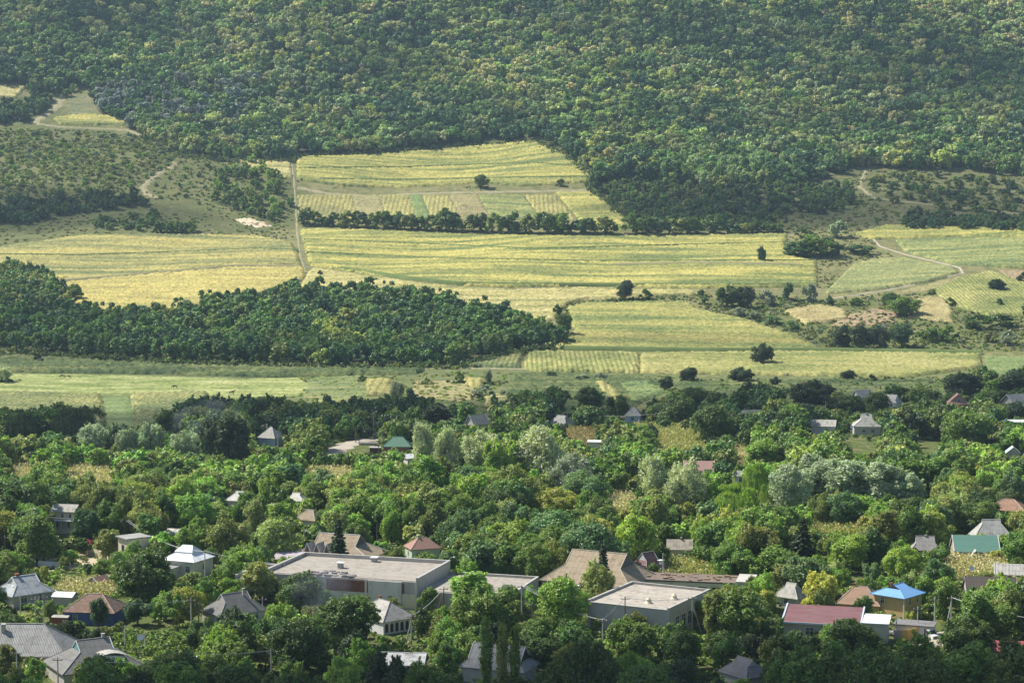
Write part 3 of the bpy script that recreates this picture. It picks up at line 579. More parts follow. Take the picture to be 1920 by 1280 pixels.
def dormer5(e, L, W, Hw, Hr):
    d = empty('x'); bpy.data.objects.remove(d)
    c = MB().prism([(.2, Hw + .5), (4.3, Hw + .3), (4.3, Hw + 2.1), (.2, Hw + 2.5)], -W / 2 - .2, -W / 2 + 2.6).build('dormer', PWH, e)
    b = MB()
    for i in range(6):
        t0, t1 = i / 6, (i + 1) / 6; f_ = lambda t: (-.5 + 5.3 * t, Hw + 2.5 + .5 * math.sin(math.pi * t) - .45 * t)
        (xa, za), (xb, zb) = f_(t0), f_(t1); b.add([(xa, -W / 2 - .6, za), (xb, -W / 2 - .6, zb), (xb, -W / 2 + 3, zb), (xa, -W / 2 + 3, za), (xa, -W / 2 - .6, za + .12), (xb, -W / 2 - .6, zb + .12), (xb, -W / 2 + 3, zb + .12), (xa, -W / 2 + 3, za + .12)], [(3, 2, 1, 0), (4, 5, 6, 7), (0, 1, 5, 4), (1, 2, 6, 5), (2, 3, 7, 6), (3, 0, 4, 7)])
    b.build('dormer_roof', SLL, c); MB().box(4.303, -W / 2 + .1, Hw + .6, 4.36, -W / 2 + 1.1, Hw + 2).build('dormer_door', plain((.30, .17, .07)), c)
H('dormer_house', 'dark grey hipped house with a white walled attic dormer', 187, 1196, 30, 16, 13, 2.6, 4.4, SLD, PG, (82, 1188, 268, 1248), g=.62, r=3.4, cap=CAPD, gabm=PTE, bargem=CAPL, chim=[(2.2, .2, .6, CONC)], extra=dormer5, land='the white walled attic dormer')
def leanto6(e, L, W, Hw, Hr):
    MB().box(-L / 2 - 1.2, -W / 2 - 5, -1, L / 2 - 4.5, -W / 2 - .02, 2.9).build('annex_wall', PW, e)
    MB().prism([(-L / 2 - 1.6, 2.92), (L / 2 - 4.2, 2.92), (L / 2 - 4.2, 3.05), (-L / 2 - 1.6, 3.05)], -W / 2 - 5.4, -W / 2 - .03).build('annex_roof', SLG, e)
    b = MB(); b.add([(-2.9, -2.3, Hw + 1.75), (2.9, -2.3, Hw + 1.75), (2.9, 2.3, Hw + 1.75), (-2.9, 2.3, Hw + 1.75), (-1.6, 0, Hw + 3.1), (1.6, 0, Hw + 3.1), (-2.9, -2.3, Hw + .9), (2.9, -2.3, Hw + .9), (2.9, 2.3, Hw + .9), (-2.9, 2.3, Hw + .9)], [(0, 1, 5, 4), (2, 3, 4, 5), (1, 2, 5), (3, 0, 4), (6, 7, 1, 0), (7, 8, 2, 1), (8, 9, 3, 2), (9, 6, 0, 3)])
    b.build('upper_roof', MWH, e)
H('white_roof_house', 'house with a gleaming white two tiered metal roof', 352, 1026, -24, 10, 9.5, 4.2, 2.4, MWH, PW, (303, 1012, 402, 1088), g=1, cap=WHITE, ov=.5, wins=[('f', 3, 1.6, 1.3, 1.4), ('r', 0, 1.8, 1.1, 1.3)], extra=leanto6, land='the gleaming white metal roof')
def towerx(e, L, W, Hw, Hr): pass
x, y, z = at(250, 1004, 6.2); e = empty('brick_tower_house', (x, y, z - .05), R(38)); tag(e, 'square cream walled block with a flat grey slab roof', 'building')
MB().box(-2.3, -2.1, -1, 2.3, 2.1, 6).build('wall', PC, e); MB().box(-2.75, -2.55, 6, 2.75, 2.55, 6.22).build('roof', SLG, e)
window(e, 'f', .2, 3.6, .7, .9, 4.6, 4.2, DARKM); window(e, 'l', 0, 3.4, .8, 1.2, 4.6, 4.2, DARKM); CLEAR.append((220, 998, 282, 1032, y - 1)); SPOTS.append((x, y, 3.4)); LAND.append((250, 1015, 'the square cream tower block'))
def balc(e, L, W, Hw, Hr):
    b = MB()
    for i in range(4): b.box(-L / 2 + .2 + i * 2.2, -W / 2 - 1.9, 1.2, -L / 2 + .45 + i * 2.2, -W / 2 - 1.65, 3.6)
    b.box(-L / 2, -W / 2 - 2, 3.6, L / 2, -W / 2 - .01, 3.8); b.build('balcony', PWH, e)
    MB().box(-L / 2, -W / 2 - 2, -1, L / 2, -W / 2 - .01, 1.2).build('terrace', PC, e)
H('balcony_house', 'two storey cream house with white balcony columns among trees', 130, 944, -10, 9, 7, 6.2, 1.8, SLL, PC, (106, 940, 142, 1012), g=0, cap=None, extra=balc, wins=Wd('f', 3, 9, 4.4, .9, 1.2) + Wd('f', 2, 9, 1.6, 1, 1.8), land='the cream balcony house')
def wallthing(name, label, pts, h, t, m, cat='wall', land=None, lift=0, gate=None):
    c = cast([p[0] for p in pts], [p[1] for p in pts]); o = c[0]; b = MB()
    for i in range(len(c) - 1):
        a = Vector((c[i][0] - o[0], c[i][1] - o[1], 0)); q = Vector((c[i + 1][0] - o[0], c[i + 1][1] - o[1], 0)); d = (q - a).normalized(); n = Vector((-d.y, d.x, 0)) * t / 2; za = c[i][2] - o[2]; zb = c[i + 1][2] - o[2]
        vs = [a - n, q - n, q + n, a + n]; zz = [za, zb, zb, za]
        b.add([(v.x, v.y, k - .4) for v, k in zip(vs, zz)] + [(v.x, v.y, k + h) for v, k in zip(vs, zz)], [(3, 2, 1, 0), (4, 5, 6, 7), (0, 1, 5, 4), (1, 2, 6, 5), (2, 3, 7, 6), (3, 0, 4, 7)])
    ob = b.build(name, m); ob.location = o; tag(ob, label, cat)
    if land: LAND.append((pts[0][0], pts[0][1] - 10, land))
    return ob
wallthing('garden_wall', 'low cream garden wall below the balcony house', [(92, 1030), (105, 1024), (140, 1028)], 1.5, .25, PC)
wallthing('garden_wall', 'long sunlit pale wall sloping right of the red gate', [(148, 1034), (175, 1043), (200, 1050)], 1.6, .25, PC)
wallthing('garden_wall', 'white garden wall strip in front of the sunlit yard', [(72, 1060), (105, 1062), (132, 1064)], 1.0, .25, PWH)
ob = wallthing('yard_gate', 'dark red metal gate in the cream wall', [(158, 1026), (172, 1030)], 2.0, .1, plain((.30, .03, .05)), 'gate')
CLEAR += [(90, 1012, 190, 1050, 380), (70, 1050, 135, 1064, 372)]
H('patchwork_shed', 'small shed with one white and one red tiled roof slope', 188, 1078, 55, 5, 4.5, 2.2, 1.4, TIL, PW, (168, 1074, 205, 1092), g=0, bargem=WHITE, cat='shed', land='the half white shed roof')
H('sunlit_cottage', 'cottage with a bleached white roof standing among orchards on the left', 452, 920, -14, 9, 7.5, 2.6, 2.6, SLW, PWH, (424, 917, 476, 938), g=.8, cap=CAPL, wins=Wd('r', 1, 7), land='the bleached white cottage roof')
H('pale_cottage', 'small bleached grey roof right of the white cottage roof', 556, 923, -14, 7.5, 6.5, 2.5, 2.2, SLW, PW, (540, 920, 572, 933), g=.7, cap=CAPL, land='the small bleached grey roof')
H('garden_shed', 'tiny pale shed roof just left of the bleached grey one', 514, 943, 30, 4, 3.5, 2.0, 1.2, SLW, PW, (509, 940, 521, 950), g=0, cat='shed', land='the tiny pale shed')
H('weathered_cottage', 'weathered brownish hip roof half hidden in orchard crowns', 583, 955, -30, 9, 7, 2.4, 2.6, SLT, PW, (566, 952, 598, 974), g=.9, cap=CAPL, land='the weathered brownish hip roof')
H('pale_garage', 'low pale grey roofed outbuilding left of the striped gable roof', 333, 990, -12, 7, 5, 2.3, 1.3, SLW, PW, (317, 986, 350, 997), g=0, cat='outbuilding', land='the low pale grey outbuilding')
H('striped_barn', 'steep roof slope with whitish streaks beside the olive walnut', 448, 990, -52, 9, 7, 2.4, 3.0, sheet((.55, .50, .42), 'slate', (.25, .2, .17)), PW, (434, 983, 472, 1012), g=0, bargem=CAPL, land='the whitish streaked steep roof')
def dorm3(e, L, W, Hw, Hr):
    for i, dx in enumerate((-5.6, -3.2, -.6)):
        z0 = Hw + .15; d = MB(); y0 = -W / 2 - .4
        c = MB().add([(dx - 1.1, y0, z0), (dx + 1.1, y0, z0), (dx, y0, z0 + 2.5), (dx - 1.1, y0 + .2, z0), (dx + 1.1, y0 + .2, z0), (dx, y0 + .2, z0 + 2.5)], [(0, 1, 2), (5, 4, 3), (0, 3, 4, 1)]).build('dormer', plain((.22, .12, .07)), e)
        MB().add([(dx - 1.2, y0 - .1, z0 - .1), (dx, y0 - .1, z0 + 2.65), (dx, y0 + 4.6, z0 + 2.65), (dx - 1.2, y0 + 1.2, z0 - .1), (dx + 1.2, y0 - .1, z0 - .1), (dx + 1.2, y0 + 1.2, z0 - .1)], [(0, 1, 2, 3), (1, 4, 5, 2)]).build('dormer_roof', SLG, c)
        MB().tube((dx - 1.2, y0 - .14, z0 - .1), (dx, y0 - .14, z0 + 2.65), .12, n=4).tube((dx + 1.2, y0 - .14, z0 - .1), (dx, y0 - .14, z0 + 2.65), .12, n=4).build('bargeboard', WHITE, c)
H('three_dormer_house', 'big beige roofed house with a row of three peaked dormers', 637, 1000, -19, 19, 11, 3.0, 4.2, SLT, PW, (548, 990, 725, 1052), g=.5, r=5.2, cap=CAPL, gabm=plain((.12, .10, .10)), bargem=CAPT, extra=dorm3, wins=Wd('f', 4, 18), land='the three peaked dormers')
def carport():
    x, y, z = at(568, 1034, 3.4); e = empty('arched_carport', (x, y, z), R(-15)); tag(e, 'low arched carport with a lilac barrel roof', 'carport')
    b = MB()
    for i in range(8):
        a0, a1 = math.pi * (.12 + .76 * i / 8), math.pi * (.12 + .76 * (i + 1) / 8); p = lambda a, q: (q, -3.2 * math.cos(a), 1.6 + 1.7 * math.sin(a))
        b.add([p(a0, -5.2), p(a1, -5.2), p(a1, 5.2), p(a0, 5.2)] + [(q[0], q[1], q[2] - .08) for q in (p(a0, -5.2), p(a1, -5.2), p(a1, 5.2), p(a0, 5.2))], [(3, 2, 1, 0), (4, 5, 6, 7), (0, 1, 5, 4), (2, 3, 7, 6), (1, 2, 6, 5), (3, 0, 4, 7)])
    b.build('roof', sheet((.45, .38, .42), 'metal'), e)
    for sx in (-5, 0, 5):
        for sy in (-2.9, 2.9): MB().box(sx - .08, sy - .08, -.3, sx + .08, sy + .08, 2.2).build('post', CONC, e)
    v = [(-5.22, -3.2 * math.cos(math.pi * (.12 + .76 * i / 8)), 1.6 + 1.7 * math.sin(math.pi * (.12 + .76 * i / 8))) for i in range(9)]
    MB().add(v + [(-5.16, q[1], q[2]) for q in v], [tuple(range(8, -1, -1)), tuple(range(9, 18))]).build('end_panel', WHITE, e)
    CLEAR.append((522, 1032, 608, 1046, y - 2)); SPOTS.append((x, y, 4)); LAND.append((568, 1040, 'the lilac barrel roof'))
carport()
H('pale_tiled_house', 'pale green walled house with a faded red tiled roof', 806, 1006, 20, 10, 8, 3.2, 2.6, TILR, PGR, (758, 1003, 826, 1044), g=1, cap=CAPR, wins=[('f', -2.8, 1, 1.1, 1.3), ('f', .6, 1, 1.1, 1.3), ('l', 0, 1, 1, 1.3)], chim=[(-1.5, 0, .5, PG)], land='the faded red tiled roof')
# long flat roofed building with broken facade
x0_, y0_ = -38.0, 368.0
e = empty('flat_roofed_hall', (x0_, y0_, float(HT(x0_, y0_)) - .05), R(-17)); tag(e, 'long crumbling flat roofed hall with exposed red brick in the front', 'building')
flatblock('m', e, -2, -18, 27.6, 0, 5.0, PG, FEL, .7, .35, 'blr')
flatblock('r', e, 27.63, -17, 45, -.4, 3.2, PG, FEL, .5, .3, 'br'); flatblock('l', e, -7.5, -19.5, -2.03, -8, 4.0, PG, FEL, .6, .3, 'bl')
M_rub = None
m, N, L = newmat('broken_brick'); g = geo(N)
bt = N.new('ShaderNodeTexBrick'); L.new(mapping(N, L, N.new('ShaderNodeUVMap').outputs[0], (1, 1, 1)), bt.inputs['Vector']); bt.inputs['Scale'].default_value = 2.2; bt.inputs['Color1'].default_value = (.36, .10, .06, 1); bt.inputs['Color2'].default_value = (.22, .07, .05, 1); bt.inputs['Mortar'].default_value = (.42, .36, .30, 1)
surf(N, L, mix(N, L, noise(N, L, g, 1.2, 5), bt.outputs[0], (.13, .06, .045)), .95, .1, noise(N, L, g, 2, 4), 1, .2); BRK = m
fx = MB().box(10, -18.14, 2.6, 25, -18.003, 4.7)
fx.build('brick_facing', BRK, e); MB().box(7, -18.12, -.5, 25, -18.003, 2.598).build('stone_facing', plaster((.62, .58, .5), .8), e)
MB().box(18.2, -18.4, -.5, 24.6, -18.142, 4.9).build('white_panel', PW, e); MB().box(24.7, -18.3, -.5, 27.5, -18.16, 2.8).build('side_panel', PC, e)
rr_ = random.Random(4)
for q in (0.4, 5.2, 9.9): window(e, 'f', -12.8 + q - 1, 1.1, 1.6, 1.5, 36, 36.0, CONC)
for q in (-1.6, 6.6, 17.6, 27.2): MB().box(q, -18.5, -.6, q + .35, -18.43, 4.9).build('pilaster', PW, e)
for q in (31, 37, 42): MB().tube((q, -17.12, -.5), (q, -17.12, 3.1), .07, n=6).build('drainpipe', CONC, e)
b = MB()
for i in range(70):
    a = rr_.uniform(5.5, 15); c = -17.6 + rr_.random() ** 2 * 5 * (1 - abs(a - 10) / 8); s = rr_.uniform(.12, .45)
    t = rr_.uniform(0, 3); b.add([(a + s * math.cos(t + q) * 1.6, c + s * math.sin(t + q), 5.1 + k_) for k_ in (0, rr_.uniform(.12, .35)) for q in (0, 1.4, 3.0, 4.5)], [(3, 2, 1, 0), (4, 5, 6, 7), (0, 1, 5, 4), (1, 2, 6, 5), (2, 3, 7, 6), (3, 0, 4, 7)])
b.build('roof_rubble', plaster((.28, .26, .25)), e)
for (a, c, hh) in ((9.5, -10, 1.0), (13.2, -2.2, .8)):
    v_ = MB().box(a - .45, c - .45, 5.12, a + .45, c + .45, 5.1 + hh).build('roof_vent', CONC, e); MB().box(a - .7, c - .7, 5.1 + hh, a + .7, c + .7, 5.2 + hh).build('vent_cap', WHITE, v_)
CLEAR += [(475, 1050, 990, 1078, 344), (470, 1068, 530, 1092, 345), (600, 1078, 840, 1102, 345), (700, 1092, 775, 1118, 342), (842, 1068, 985, 1086, 344)]
for i in range(6): SPOTS.append((x0_ + .956 * (i * 8) - .292 * 9, y0_ - .292 * (i * 8) - .956 * 9, 10.5))
LAND.append((750, 1075, 'the long flat roofed hall'))
# square flat roofed building
xs_, ys_ = 21.3, 341.0
e = empty('concrete_block_house', (xs_, ys_, float(HT(xs_, ys_)) - .05), R(-28)); tag(e, 'square flat roofed concrete building with two conical roof vents', 'building')
flatblock('q', e, 0, -18, 15, 0, 4.9, PG, sheet((.47, .42, .355), 'felt'), .45, .3, 'blfr')
for i in range(5): window(e, 'r', -14.5 + i * 2.7, 1.2, 1.7, 2.2, 30, 30, WHITE)
for (a, c) in ((9.6, -14.2), (12.2, -9.2)):
    MB().lathe([(.0, 5.02), (.75, 5.02), (.7, 5.1), (.35, 5.55), (.5, 5.6), (.42, 5.75), (.0, 6.15)], 10, (a, c)).build('roof_vent', PC, e)
CLEAR += [(1150, 1096, 1330, 1112, 322), (1188, 1112, 1326, 1146, 322), (1215, 1146, 1285, 1175, 318)]
for i in range(3):
    for j in range(3):
        a, c = 2.5 + i * 5, -3 - j * 6; SPOTS.append((xs_ + .883 * a + .469 * c, ys_ - .469 * a + .883 * c, 4))
LAND.append((1240, 1135, 'the square flat roofed building'))
def porch19(e, L, W, Hw, Hr):
    MB().box(-2.6, -W / 2 - 2.9, Hw - .25, 1.2, -W / 2 - .7, Hw - .1).build('porch_roof', MWH, e)
    for q in (-2.4, 1.0): MB().box(q - .07, -W / 2 - 2.7, -.4, q + .07, -W / 2 - 2.55, Hw - .25).build('porch_post', WHITE, e)
H('beige_villa', 'large house under a broad rusty beige sheet roof', 1124, 1033, -27, 19, 13.5, 3.0, 5.2, SLT, PG, (1015, 1026, 1232, 1085), g=.55, r=5.9, cap=CAPT, gabm=plain((.15, .14, .15)), bargem=CAPT, extra=porch19, wins=[('f', -.8, 1, 1.4, 1.4), ('r', -2, 1, 1.2, 1.3), ('f', 5, 1, 1.2, 1.3)], land='the broad beige roof')
def dorm20(e, L, W, Hw, Hr): 
    c = MB().prism([(2.2, Hw + .6), (3.9, Hw + .6), (3.9, Hw + 1.9), (2.2, Hw + 1.9)], -W / 2 + .6, -W / 2 + 2.8).build('dormer', PWH, e); MB().box(2.0, -W / 2 + .4, Hw + 1.902, 4.1, -W / 2 + 3, Hw + 2.02).build('dormer_roof', WHITE, c)
H('maroon_tiled_house', 'dark maroon roofed house with a white gable triangle', 1207, 1034, 42, 9.5, 8.5, 2.6, 4.0, DRD, PG, (1190, 1032, 1238, 1062), g=.55, r=2.6, cap=CAPD, gabm=PWH, bargem=CAPL, extra=dorm20, land='the dark maroon roof')
def ruin():
    x, y, z = at(1300, 1082, 3.2); e = empty('ruined_barn', (x, y, z - .1), R(-12)); tag(e, 'long ruined barn with a weedy broken roof and open arches', 'ruin')
    b = MB()
    for i in range(10): b.box(-13.2 + i * 2.3, -3.5, -1, -12.5 + i * 2.3, -3.1, 2.3)
    b.box(-13.2, -3.5, 2.3, 8.2, -3.1, 3.0).box(-13.2, 3.1, -1, 8.2, 3.5, 3.1); b.build('wall', PC, e)
    MB().box(8.2, -3.8, -1, 11.5, 3.8, 3.6).build('end_wall', PG, e); MB().box(-13.3, -3.6, 3.102, 8.19, 3.6, 3.3).build('roof', plaster((.20, .16, .13)), e)
    r_ = random.Random(8); q = MB()
    for i in range(60):
        a, c, s = r_.uniform(-13, 8), r_.uniform(-3.4, 3.4), r_.uniform(.15, .5); q.box(a - s, c - s * .6, 3.302, a + s, c + s * .6, 3.32 + r_.uniform(.05, .3))
    q.build('roof_rubble', plaster((.33, .25, .16)), e)
    CLEAR.append((1240, 1076, 1384, 1100, y - 4)); LAND.append((1300, 1088, 'the ruined barn'))
    for i in range(5): SPOTS.append((x - 11 + i * 5.4, y + 2.3 - i * 1.1, 4))
ruin()
H('small_beige_house', 'little beige roofed house with a thin chimney above the ruined barn', 1274, 1010, -4, 8, 6, 2.4, 2.4, sheet((.50, .44, .36)), PW, (1252, 1008, 1296, 1025), g=0, chim=[(.6, 0, .4, CONC)], land='the little beige roof')
H('grey_cottage', 'grey roofed cottage between the ruin and the maroon flat roof', 1478, 1092, -38, 7.5, 6.5, 2.6, 3.0, SLL, PW, (1468, 1090, 1500, 1128), g=.7, cap=CAPL, wins=Wd('f', 1, 7), land='the grey cottage')
def h24():
    x, y, z = at(1548, 1150, 4.0); e = empty('maroon_flat_house', (x, y, z - .05), R(-14)); e.scale = (.86, .86, .95); tag(e, 'grey house with a maroon roof edged in white and white windows', 'house')
    L_, W_ = 15, 10
    MB().box(-L_ / 2, -W_ / 2, -1, L_ / 2, W_ / 2, 3.4).build('wall', PG, e)
    MB().add([(-L_ / 2 - .2, -W_ / 2 - .6, 3.4), (L_ / 2 - .6, -W_ / 2 - .6, 3.4), (L_ / 2 - .6, W_ / 2 + .2, 4.6), (-L_ / 2 - .2, W_ / 2 + .2, 4.6), (-L_ / 2 - .2, -W_ / 2 - .6, 3.55), (L_ / 2 - .6, -W_ / 2 - .6, 3.55), (L_ / 2 - .6, W_ / 2 + .2, 4.75), (-L_ / 2 - .2, W_ / 2 + .2, 4.75)], [(3, 2, 1, 0), (4, 5, 6, 7), (0, 1, 5, 4), (1, 2, 6, 5), (2, 3, 7, 6), (3, 0, 4, 7)]).build('roof', MAR, e)
    b = MB().box(-L_ / 2 - .4, -W_ / 2 - .75, 3.3, L_ / 2 + .2, -W_ / 2 - .61, 3.62)
    for sx in (-1, 1): a = sx * (L_ / 2 - (.6 if sx > 0 else -.0)) + (.05 if sx > 0 else -.55); b.add([(a, -W_ / 2 - .6, 3.4), (a + .3, -W_ / 2 - .6, 3.4), (a + .3, W_ / 2 + .3, 4.6), (a, W_ / 2 + .3, 4.6), (a, -W_ / 2 - .6, 3.72), (a + .3, -W_ / 2 - .6, 3.72), (a + .3, W_ / 2 + .3, 4.92), (a, W_ / 2 + .3, 4.92)], [(3, 2, 1, 0), (4, 5, 6, 7), (0, 1, 5, 4), (1, 2, 6, 5), (2, 3, 7, 6), (3, 0, 4, 7)])
    b.build('roof_edging', plain((.48, .54, .60)), e)
    for u in (-2.6, 1.6, 4.6): window(e, 'f', u, 1.0, 1.5, 1.6, L_, W_)
    MB().box(L_ / 2 + .02, -W_ / 2 - 1.0, -1, L_ / 2 + 4.6, W_ / 2 - 3, 4.1).build('annex_wall', PG, e); MB().box(L_ / 2 - .1, -W_ / 2 - 1.3, 4.105, L_ / 2 + 5, W_ / 2 - 2.7, 4.25).build('annex_roof', MWH, e)
    CLEAR.append((1474, 1124, 1655, 1178, y - 3)); LAND.append((1560, 1160, 'the maroon flat roof')); 
    for i in (-6, -2, 2, 6, 9): SPOTS.append((x + i * .97, y - i * .24, 6))
h24()
H('orange_tiled_house', 'old house under an uneven orange tiled hip roof', 1602, 1098, -20, 11, 9, 2.4, 3.4, TILO, PY, (1568, 1096, 1660, 1122), g=1, r=1.6, cap=CAPR, chim=[(-1.8, .2, .5, BRICKM)], land='the orange tiled roof')
def b26(e, L, W, Hw, Hr):
    MB().box(-L / 2 - .5, -W / 2 - .5, -.5, -L / 2 - .2, -W / 2 - .2, Hw - .14).build('corner_column', PW, e)
H('blue_roof_house', 'two storey ochre house with a bright blue metal roof', 1672, 1093, 48, 9.5, 9.0, 5.0, 2.1, MBL, PY, (1633, 1090, 1735, 1145), g=.6, r=2.6, cap=MBL, gabm=DARKM, ov=.9, wins=[('f', -1.5, 3.0, 1, 1.4), ('f', 2.4, 3.0, 1, 1.4), ('f', 2.4, .5, 1, 1.4), ('l', -2, 3.0, 1, 1.4)], extra=b26, chim=[(-2.2, .8, .3, BRICKM)], land='the bright blue roof')
def garage():
    x, y, z = at(1716, 1162, 2.6); e = empty('concrete_garage', (x, y, z - .05), R(-20)); tag(e, 'low pale garage with a flat dark roof behind the white van', 'garage'); e.scale = (.75, .75, .85)
    MB().box(-4.2, -2.6, -1, 4.2, 2.6, 2.4).build('wall', PWH, e); MB().box(-4.5, -2.9, 2.4, 4.5, 2.9, 2.62).build('roof', SLV, e); MB().box(2.4, -2.66, 0, 4.0, -2.604, 2.0).build('door', DARKM, e)
    CLEAR.append((1690, 1152, 1752, 1182, y - 3)); SPOTS.append((x, y, 4.5)); LAND.append((1716, 1168, 'the low garage'))
garage()
wallthing('plank_fence', 'yellow plank fence left of the white van', [(1690, 1200), (1702, 1200), (1722, 1196)], 1.8, .08, plain((.62, .40, .12)), 'fence'); wallthing('plank_fence', 'grey plank fence continuing left of the yellow one', [(1676, 1201), (1690, 1200)], 1.7, .08, plain((.36, .33, .34)), 'fence')
CLEAR.append((1674, 1176, 1764, 1196, 322))
H('slate_cottage', 'grey sheet roofed cottage left of the green metal roof', 1733, 1004, -6, 8.5, 7.5, 2.5, 3.2, sheet((.36, .34, .32)), PG, (1705, 998, 1764, 1028), g=.5, r=3, cap=CAPD, chim=[(.2, 0, .2, CONC)], land='the grey cottage by the green roof')
H('green_roof_house', 'long house with a green ribbed metal roof at the right', 1828, 1002, -3, 12.5, 8.5, 2.6, 3.6, MGR, POC, (1782, 1000, 1874, 1036), g=0, ov=.3, bargem=WHITE, wins=Wd('f', 3, 11), land='the green metal roof')
H('triangle_hut', 'small hut with a white edged triangular gable before the green roof', 1829, 1028, 84, 5, 4.2, 1.2, 2.4, SLL, PG, (1812, 1026, 1844, 1046), g=0, bargem=WHITE, cat='hut', wins=[('l', 0, .2, .8, 1.0)], land='the small triangular hut')
H('steep_grey_house', 'tall steep light grey hipped roof behind the green one', 1859, 973, -3, 13, 10, 2.6, 5.0, sheet((.48, .47, .44)), PG, (1815, 970, 1902, 1003), g=.8, r=3.1, cap=CAPL, land='the steep light grey roof')
H('brown_roof_house', 'long dark brown roof with a tiny dormer at the right', 1858, 1080, -4, 14.5, 8, 2.6, 3.2, BRN, PG, (1806, 1076, 1908, 1104), g=0, ov=.3, bargem=CAPD, wins=Wd('f', 3, 13), chim=[(5.4, .2, .2, BRICKM)], extra=lambda e, L, W, Hw, Hr: MB().add([(-.4, -3.6, Hw + 1), (1.4, -3.6, Hw + 1), (.5, -3.6, Hw + 2.3), (.5, -.9, Hw + 2.3)], [(0, 1, 2), (1, 3, 2), (0, 2, 3)]).build('dormer', DRD, e), land='the dark brown roof')
H('light_grey_barn', 'light grey barn roof above the dark brown one', 1902, 1056, -12, 6.5, 4.2, 1.9, 1.7, SLL, PW, (1872, 1054, 1920, 1074), g=0, cat='barn', bargem=CAPL, land='the light grey barn roof')
H('red_corner_house', 'red metal roof cut by the lower right picture edge', 1905, 1200, -10, 6.5, 4.5, 2.0, 1.3, MRD, PW, (1872, 1197, 1920, 1212), g=0, land='the red corner roof')
H('bottom_grey_house', 'grey roofed house sunk in the trees at the bottom right', 1392, 1232, -55, 10, 8, 2.6, 3.0, SLV, PG, (1372, 1232, 1422, 1276), g=.6, cap=CAPD, land='the sunken grey roof at the bottom')
def glass34(e, L, W, Hw, Hr): pass
H('pale_sheet_house', 'low house with a pale ribbed sheet roof at the bottom centre', 757, 1222, -6, 12, 8, 2.5, 1.8, sheet((.58, .58, .57)), PW, (716, 1218, 790, 1250), g=0, cap=CAPL, land='the pale ribbed roof')
H('poplar_house', 'grey house with a dark open gable behind the columnar poplars', 940, 1207, -22, 16, 9.5, 3.0, 4.0, SLG, PG, (862, 1196, 1010, 1278), g=.35, r=6.6, cap=CAPD, gabm=DARKM, bargem=CAPL, wins=[('r', -2, .8, .9, 1.4), ('r', 1, .8, .9, 1.4), ('f', 5, 1, 1, 1.3)], land='the bottom house behind the poplars', depth=-4)
def arc36(e, L, W, Hw, Hr):
    for i in range(6): 
        u = -W / 2 + 1.1 + i * 1.75; o_ = MB().add([(L / 2 + .03, u + .55 * math.cos(math.pi * k / 8), 2.0 + .5 * math.sin(math.pi * k / 8)) for k in range(9)] + [(L / 2 + .03, u - .55, .5), (L / 2 + .03, u + .55, .5)], [tuple(range(11))]).build('arch', DARKM, e)
H('arcade_house', 'grey roofed house with a row of dark arched openings', 708, 1124, -52, 15, 11, 3.0, 3.4, SLL, PWH, (668, 1110, 775, 1190), g=1, r=2.8, cap=CAPD, extra=arc36, chim=[(-3, .4, .5, BRICKM)], land='the arcaded house')
H('dark_grey_house', 'dark grey roofed house left of the arcaded one', 436, 1110, 38, 15, 11, 2.6, 4.0, SLD, PG, (380, 1105, 498, 1156), g=.6, r=4.2, cap=CAPD, gabm=PG, bargem=CAPL, chim=[(2.5, -1, .8, CONC)], wins=Wd('f', 3, 13), land='the dark grey gabled roof')
H('plank_shed', 'tiny flat shed beside the blue wall', 115, 1152, -6, 3.6, 2.4, 1.9, .2, SLL, plain((.25, .06, .05)), (96, 1150, 134, 1164), g=0, ov=.2, cat='shed', land='the tiny flat shed')
H('open_shelter', 'low shelter with a few white roof sheets among bottom trees', 354, 1228, -8, 4, 3, 1.8, .5, MWH, PG, (342, 1226, 368, 1238), g=0, cat='shelter', land='the white sheeted shelter')
# far side of the village
H('hip_cottage', 'grey hip roofed cottage with a pale blue wall at the road', 502, 800, -28, 10, 8.5, 3.2, 4.0, SLL, PBL, (483, 797, 534, 842), g=1, r=.6, cap=CAPL, chim=[(-3, .5, 1.0, CONC)], wins=[('r', 0, 1, 1, 1.2)], land='the grey hip roofed cottage')
H('green_barn', 'dark green metal roofed barn near the leaning poles', 748, 818, -4, 13, 9, 2.8, 3.4, sheet((.10, .22, .15), 'metal'), plain((.28, .12, .09)), (724, 815, 768, 840), g=.9, cap=MGR, cat='barn', land='the dark green barn roof')
H('low_shed', 'long low rubble shed beside the dirt road', 690, 828, -3, 9, 2, 1.0, .3, SLD, PC, (672, 826, 708, 832), g=0, cat='shed', land='the low rubble shed')
H('slope_roof_house', 'house showing one long tilted roof edge behind trees', 905, 777, 38, 10, 8, 2.6, 4.0, SLG, PG, (876, 772, 914, 798), g=0, bargem=CAPL, land='the long tilted roof edge')
H('hidden_house', 'grey roof slope sinking to the right behind dark trees', 1046, 778, -40, 12, 8, 2.5, 3.6, SLG, PG, (1040, 775, 1066, 797), g=.8, cap=CAPD, land='the sinking grey roof slope')
H('white_cottage', 'little white walled cottage with one framed window', 1196, 762, -12, 8.5, 8, 3.0, 3.6, SLG, PBL, (1172, 758, 1204, 796), g=1, cap=CAPD, chim=[(1, 0, .6, CONC)], wins=[('f', 0, .9, 1.5, 1.6), ('l', 0, 1, 1, 1.6)], land='the white walled cottage')
H('field_shed', 'white walled shed with a small dark gable', 1543, 786, -14, 9.5, 6.5, 3.0, 2.2, SLL, PW, (1520, 782, 1568, 814), g=0, gabm=DARKM, bargem=CAPL, wins=[('f', 1.6, 1.4, 1.2, .8)], cat='shed', land='the white walled shed')
